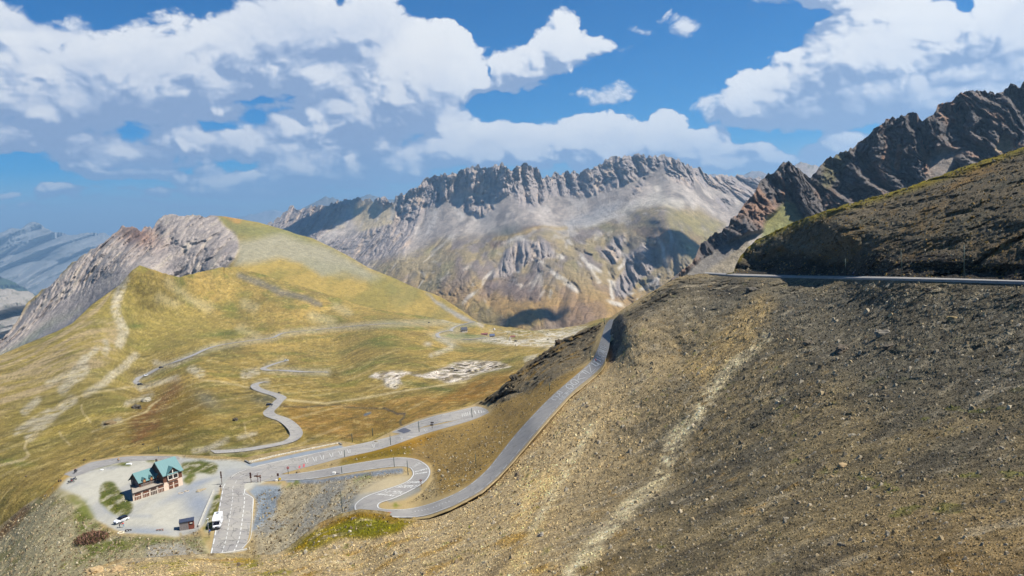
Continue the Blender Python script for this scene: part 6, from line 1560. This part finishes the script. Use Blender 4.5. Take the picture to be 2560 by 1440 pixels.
# ------------------------------------------------------------------ people (one skinned body each) and two-wheelers
SK = mat("skin", (190,140,112), .6)
def person(P, rz, label, pose, top, legs, sc=UN, hair=(50,38,30), helmet=None, pack=None, up=0.0, name="person"):
    J = POSES[pose]
    names = list(J); V = [J[k][:3] for k in names]; R = [J[k][3] for k in names]; ix = {k: i for i, k in enumerate(names)}
    E = [(ix[a], ix[b]) for a, b in BONES if a in ix and b in ix]
    me = bpy.data.meshes.new(name); me.from_pydata(V, E, []); o = bpy.data.objects.new(name, me); COL.objects.link(o)
    s = o.modifiers.new("skin", 'SKIN'); s.use_smooth_shade = True
    for i, r in enumerate(R):
        me.skin_vertices[0].data[i].radius = (r, r); me.skin_vertices[0].data[i].use_root = (names[i] == 'hip')
    o.modifiers.new("sub", 'SUBSURF').levels = 1; o.modifiers["sub"].render_levels = 1
    dg = bpy.context.evaluated_depsgraph_get(); bm_ = bpy.data.meshes.new_from_object(o.evaluated_get(dg))
    o.modifiers.clear(); o.data = bm_
    for c in (SK, mat("cloth_%d_%d_%d" % top, top, .85), mat("cloth_%d_%d_%d" % legs, legs, .85), mat("cloth_30_30_32", (30,30,32), .8)): bm_.materials.append(c)
    keys = {k: np.array(J[k][:3]) for k in names}
    zone = {'head': 0, 'nose': 0, 'neck': 0, 'handL': 0, 'handR': 0, 'hip': 2, 'kneeL': 2, 'kneeR': 2, 'thL': 2, 'thR': 2, 'ankL': 2, 'ankR': 2, 'toeL': 3, 'toeR': 3}
    kn = list(keys); kp = np.array([keys[k] for k in kn])
    cen = np.array([p.center[:] for p in bm_.polygons]); nr = np.argmin(np.linalg.norm(cen[:, None] - kp[None], axis=2), axis=1)
    bm_.polygons.foreach_set("material_index", np.array([zone.get(kn[i], 1) for i in nr], np.int32))
    o.location = Vector(tuple(float(t) for t in np.asarray(P) + np.array([0, 0, up]))); o.rotation_euler = (0, 0, rz); o.scale = (sc, sc, sc)
    tag(o, label, "person")
    h = keys['head']; v, f = ico(2); v = v[:, :] * (.115, .105, .13) + h + np.array([-.02, 0, .05]); v = v[:]
    keep = [q for q in f if (v[q].mean(0)[2] > h[2] + .02) or (v[q].mean(0)[0] < h[0] - .04 and v[q].mean(0)[2] > h[2] - .06)]
    MB().add(v, [tuple(q) for q in keep]).build("helmet" if helmet else "hair", mat("cap_%d_%d_%d" % (helmet or hair), helmet or hair, .5), o, smooth=True)
    if pack:
        c = (keys['chest'] + keys['belly']) / 2
        MB().box(c[0]-.32,c[0]-.12,c[1]-.16,c[1]+.16,c[2]-.25,c[2]+.25,.04,.04).build("backpack", mat("pack_%d_%d_%d" % pack, pack, .8), o, bevel=.04)
    return o
BONES = [('hip','belly'),('belly','chest'),('chest','neck'),('neck','head'),('head','crown'),('head','nose'),('chest','shL'),('shL','elL'),('elL','wrL'),('wrL','handL'),('chest','shR'),('shR','elR'),('elR','wrR'),('wrR','handR'),
         ('hip','thL'),('thL','kneeL'),('kneeL','ankL'),('ankL','toeL'),('hip','thR'),('thR','kneeR'),('kneeR','ankR'),('ankR','toeR')]
for s_, q in (('L', 1), ('R', -1)):
    for i in range(4): BONES.append(('hand' + s_, 'f%d%s' % (i, s_)))
    BONES.append(('wr' + s_, 'th_' + s_))
def mk(hip, chest, head, el, hand, knee, ank, lean=0):
    J = {'hip': (*hip, .13), 'chest': (*chest, .14), 'head': (*head, .085)}
    h, c, d = map(np.array, (hip, chest, head))
    J['belly'] = (*((h + c) / 2), .125); nk = c + (d - c) * .42; J['neck'] = (*nk, .06)
    ud = (d - nk) / np.linalg.norm(d - nk); J['crown'] = (*(d + ud * .09), .085); J['nose'] = (d[0] + .1, d[1], d[2] - .01, .025)
    for s_, q in (('L', 1), ('R', -1)):
        J['sh' + s_] = (c[0], c[1] + q * .19, c[2] + .04, .07); e = el[0 if q > 0 else 1]; ha = np.array(hand[0 if q > 0 else 1])
        J['el' + s_] = (*e, .05); e = np.array(e); wr = e + (ha - e) * .8; J['wr' + s_] = (*wr, .032); J['hand' + s_] = (*ha, .034)
        dv = (ha - wr) / np.linalg.norm(ha - wr)
        for i in range(4): f_ = ha + dv * (.085 + .012 * (1.5 - abs(i - 1.5))) + np.array([.0, (i - 1.5) * .022, -.012]); J['f%d%s' % (i, s_)] = (*f_, .010)
        t_ = wr + dv * .06 + np.array([.05, -q * .02, 0]); J['th_' + s_] = (*t_, .012)
        J['th' + s_] = (h[0], h[1] + q * .1, h[2] - .06, .095); k_ = knee[0 if q > 0 else 1]; a_ = ank[0 if q > 0 else 1]
        J['knee' + s_] = (*k_, .06); J['ank' + s_] = (*a_, .042); J['toe' + s_] = (a_[0] + .15, a_[1], a_[2] - .04, .04)
    return J
POSES = {
 'stand': mk((0,0,.93), (0,0,1.36), (.02,0,1.62), ((-.03,.27,1.1),(.02,-.27,1.1)), ((.08,.26,.86),(.18,-.22,.9)), ((.04,.11,.5),(.0,-.12,.5)), ((0,.12,.08),(-.05,-.13,.08))),
 'bend': mk((-.1,0,.9), (.32,0,1.15), (.56,0,1.2), ((.42,.26,.9),(.45,-.26,.92)), ((.55,.16,.66),(.58,-.14,.68)), ((.06,.11,.48),(.0,-.12,.5)), ((-.05,.12,.08),(-.08,-.13,.08))),
 'sit': mk((0,0,.18), (-.06,0,.6), (-.03,0,.86), ((.08,.26,.38),(.08,-.26,.38)), ((.3,.14,.3),(.3,-.14,.32)), ((.42,.14,.42),(.4,-.14,.44)), ((.66,.14,.08),(.64,-.14,.08))),
 'ride': mk((-.25,0,.98), (.18,0,1.3), (.42,0,1.48), ((.3,.26,1.08),(.3,-.26,1.08)), ((.5,.2,.98),(.5,-.2,.98)), ((.16,.1,.68),(.12,-.1,.86)), ((-.02,.12,.22),(.0,-.12,.46))),
 'moto': mk((-.25,0,.86), (-.08,0,1.28), (.02,0,1.54), ((.15,.3,1.08),(.15,-.3,1.08)), ((.4,.3,1.04),(.4,-.3,1.04)), ((.2,.22,.68),(.2,-.22,.68)), ((-.05,.24,.32),(-.05,-.24,.32)))}
def bicycle(P, rz, label, c, up=0.0):
    b = root("bicycle", np.asarray(P) + np.array([0, 0, up]), rz, label, "bicycle")
    for x in (-.52, .52):
        t = MB().torus((x, 0, .34), .32, .022, 'y', 22, 6).build("wheel", M_TYRE, b, smooth=True)
        s_ = MB()
        for k in range(8): a = k * .785; s_.tube([(x, 0, .34), (x + .31 * math.cos(a), 0, .34 + .31 * math.sin(a))], .004, 4)
        s_.build("spokes", M_STEEL, t)
    f = MB()
    for p, q in (((-.52,0,.34),(-.05,0,.3)),((-.05,0,.3),(-.2,0,.86)),((-.05,0,.3),(.36,0,.78)),((-.17,0,.78),(.33,0,.88)),((-.52,0,.34),(-.18,0,.78)),((.52,0,.34),(.34,0,.92))): f.tube([p, q], .018, 6)
    f.build("frame", mat("bike_frame_%d" % c[0], c, .4), b, smooth=True)
    MB().tube([(.4,-.21,.96),(.36,0,.94),(.4,.21,.96)], .014, 6).build("handlebar", M_BLACK, b); MB().box(-.36,-.1,-.06,.06,.87,.92,.04,.02).build("saddle", M_BLACK, b)
    MB().tube([(-.05,.09,.3),(-.05,.09,.18)], .01, 5).tube([(-.05,-.09,.3),(-.05,-.09,.42)], .01, 5).torus((-.05,.05,.3), .09, .01, 'y', 14, 5).build("crank", M_STEEL, b)
    return b
def motorcycle(P, rz, label, c):
    b = root("motorcycle", P, rz, label, "motorcycle")
    for x in (-.68, .72):
        t = MB().torus((x, 0, .32), .25, .075, 'y', 18, 7).build("wheel", M_TYRE, b, smooth=True); MB().torus((x, 0, .32), .15, .02, 'y', 14, 5).build("rim", M_STEEL, t)
    MB().prism([(-.35,.3),(.35,.3),(.4,.6),(-.3,.62)], -.16, .16, 'y').build("engine", M_GREYP, b, bevel=.03)
    MB().prism([(-.15,.62),(.42,.62),(.5,.85),(.3,.98),(-.1,.86)], -.15, .15, 'y').build("fuel_tank", mat("moto_%d" % c[0], c, .3), b, bevel=.05)
    MB().prism([(-.85,.74),(-.1,.74),(-.12,.86),(-.5,.86),(-.88,.95)], -.13, .13, 'y').build("saddle", M_BLACK, b, bevel=.03)
    MB().tube([(.72,-.09,.32),(.52,-.09,.9)], .025, 6).tube([(.72,.09,.32),(.52,.09,.9)], .025, 6).build("fork", M_STEEL, b); MB().tube([(.35,-.36,1.04),(.5,0,1.0),(.35,.36,1.04)], .016, 6).build("handlebar", M_BLACK, b)
    MB().prism([(.5,.8),(.7,.78),(.62,1.25),(.5,1.1)], -.13, .13, 'y').build("windshield", M_BLACK, b); MB().box(-1.0,-.55,-.42,-.18,.5,.85,.03,.03).box(-1.0,-.55,.18,.42,.5,.85,.03,.03).build("pannier", M_GREYP, b)
    return b
pr = r_pin.pt(r_pin.at_px(1497, 911), .42, .17); hd_ = heading(r_pin.pt(r_pin.at_px(1497, 911), .42, 0), r_pin.pt(r_pin.at_px(1490, 925), .42, 0))
bicycle(pr, hd_, "bicycle ridden down the lettered climbing road", (40,40,46)); person(pr, hd_, "cyclist in a red jersey riding down the lettered climbing road", 'ride', (214,30,52), (26,26,32), helmet=(190,30,40))
pu = S_HILL.P([2132], [694.5])[0]; pu[2] += .25; hd_ = math.atan2(-pu[1] * .35, 62)
bicycle(pu, -.9, "bicycle on the upper road below the shaded cliff", (60,60,64)); person(pu, -.9, "cyclist in a blue-grey top on the upper road below the shaded cliff", 'ride', (92,104,140), (30,30,36), helmet=(210,210,214))
person(N1(299.5, 1319), 1.2, "person in dark clothes standing bent beside the white hatchback", 'bend', (70,48,60), (44,46,60))
person(N1(309, 1318), 2.6, "person in a red jacket bending over beside the white hatchback", 'bend', (214,50,54), (70,150,176), pack=(196,44,48))
person(N1(524.5, 1337), 1.5, "person in a blue jacket walking on the verge next to the motorhome", 'stand', (38,92,196), (36,38,46))
person(N1(147, 1205), 2.2, "person in black sitting at the far left edge of the gravel, left of two", 'sit', (28,30,36), (30,30,34))
person(N1(152.5, 1204), 2.2, "person in grey sitting at the far left edge of the gravel, right of two", 'sit', (60,62,72), (34,36,48))
a = S_VAL.P([66], [1199])[0]; person(a + np.array([0, 0, .8]), 2.4, "lone person sitting on the grass bank beyond the gravel", 'sit', (62,60,70), (44,42,48))
motorcycle(N1(178, 1207), .7, "red and black motorcycle parked at the left edge of the gravel", (120,34,36)); motorcycle(N1(184.5, 1201), .8, "dark blue motorcycle parked behind the red one", (34,44,76))
pm = r_left.pt(r_left.s[-1] * .07, .5, .13); hm = heading(r_left.pt(r_left.s[-1] * .12, .5, 0), r_left.pt(r_left.s[-1] * .03, .5, 0)) + .3
motorcycle(pm, hm, "motorcycle being ridden round the left bend of the road", (60,60,70)); person(pm, hm, "motorcyclist in dark gear riding round the left bend of the road", 'moto', (48,44,60), (30,30,36), helmet=(120,40,44))
pm = r_left.pt(r_left.at_px(297, 1157), .9, .13)
bicycle(pm, .2, "bicycle on the left road behind the refuge", (50,50,50)); person(pm, .2, "cyclist in yellow and orange on the left road behind the refuge", 'ride', (220,160,70), (60,50,48), helmet=(230,200,120))

# ------------------------------------------------------------------ houses far down the valley
def house(x, y, wpx, hpx, rz, label, wall, rf_, name="stone_house", long=1.6):
    P = S_VAL.P([x], [y])[0]; D = float(P @ FV); w = wpx * D / FPX; h = hpx * D / FPX
    b = root(name, P, rz, label, "house", sc=1); L = w; d = w / long; zz = h * .55
    MB().box(-L/2, L/2, 0, d, -3, zz).add([(-L/2,0,zz),(-L/2,d,zz),(-L/2,d/2,h),(L/2,0,zz),(L/2,d,zz),(L/2,d/2,h)], [(0,1,2),(3,5,4)]).build("wall", wall, b)
    o = L * .05; MB().prism([(-.6,zz-.5),(d/2,h),(d+.6,zz-.5),(d+.6,zz-.1),(d/2,h+.5),(-.6,zz-.1)], -L/2-o, L/2+o).build("roof", rf_, b)
    for q in (-.3, 0, .3): MB().box(L*q-.5, L*q+.5, -.12, .02, zz*.35, zz*.75).build("window", M_GLASS, b)
    return b
M_SLATE = mat("dark_slate", (62,64,74), .7); M_RROOF = mat("dull_red_roof", (128,78,72), .8)
house(1162, 831, 14, 12, .35, "white-walled house with a steep dark roof beside the small valley loop", mat("pale_wall", (206,196,184), .9), M_SLATE, long=1.1)
house(1211, 838, 15, 4.6, 0, "long low building with a red roof between the two valley houses", mat("grey_wall", (150,140,130), .9), M_RROOF, "long_barn", 2.4)
house(1231, 843.5, 12, 8, .1, "blue-grey roofed house at the end of the small valley loop", mat("pale_wall", (206,196,184), .9), mat("blue_slate", (84,92,116), .7), long=1.2)
house(1282, 844, 11, 4, 0, "low reddish ruin in the white boulder field", mat("ruin_wall", (164,130,120), .9), M_RROOF, "ruined_barn", 2.0)
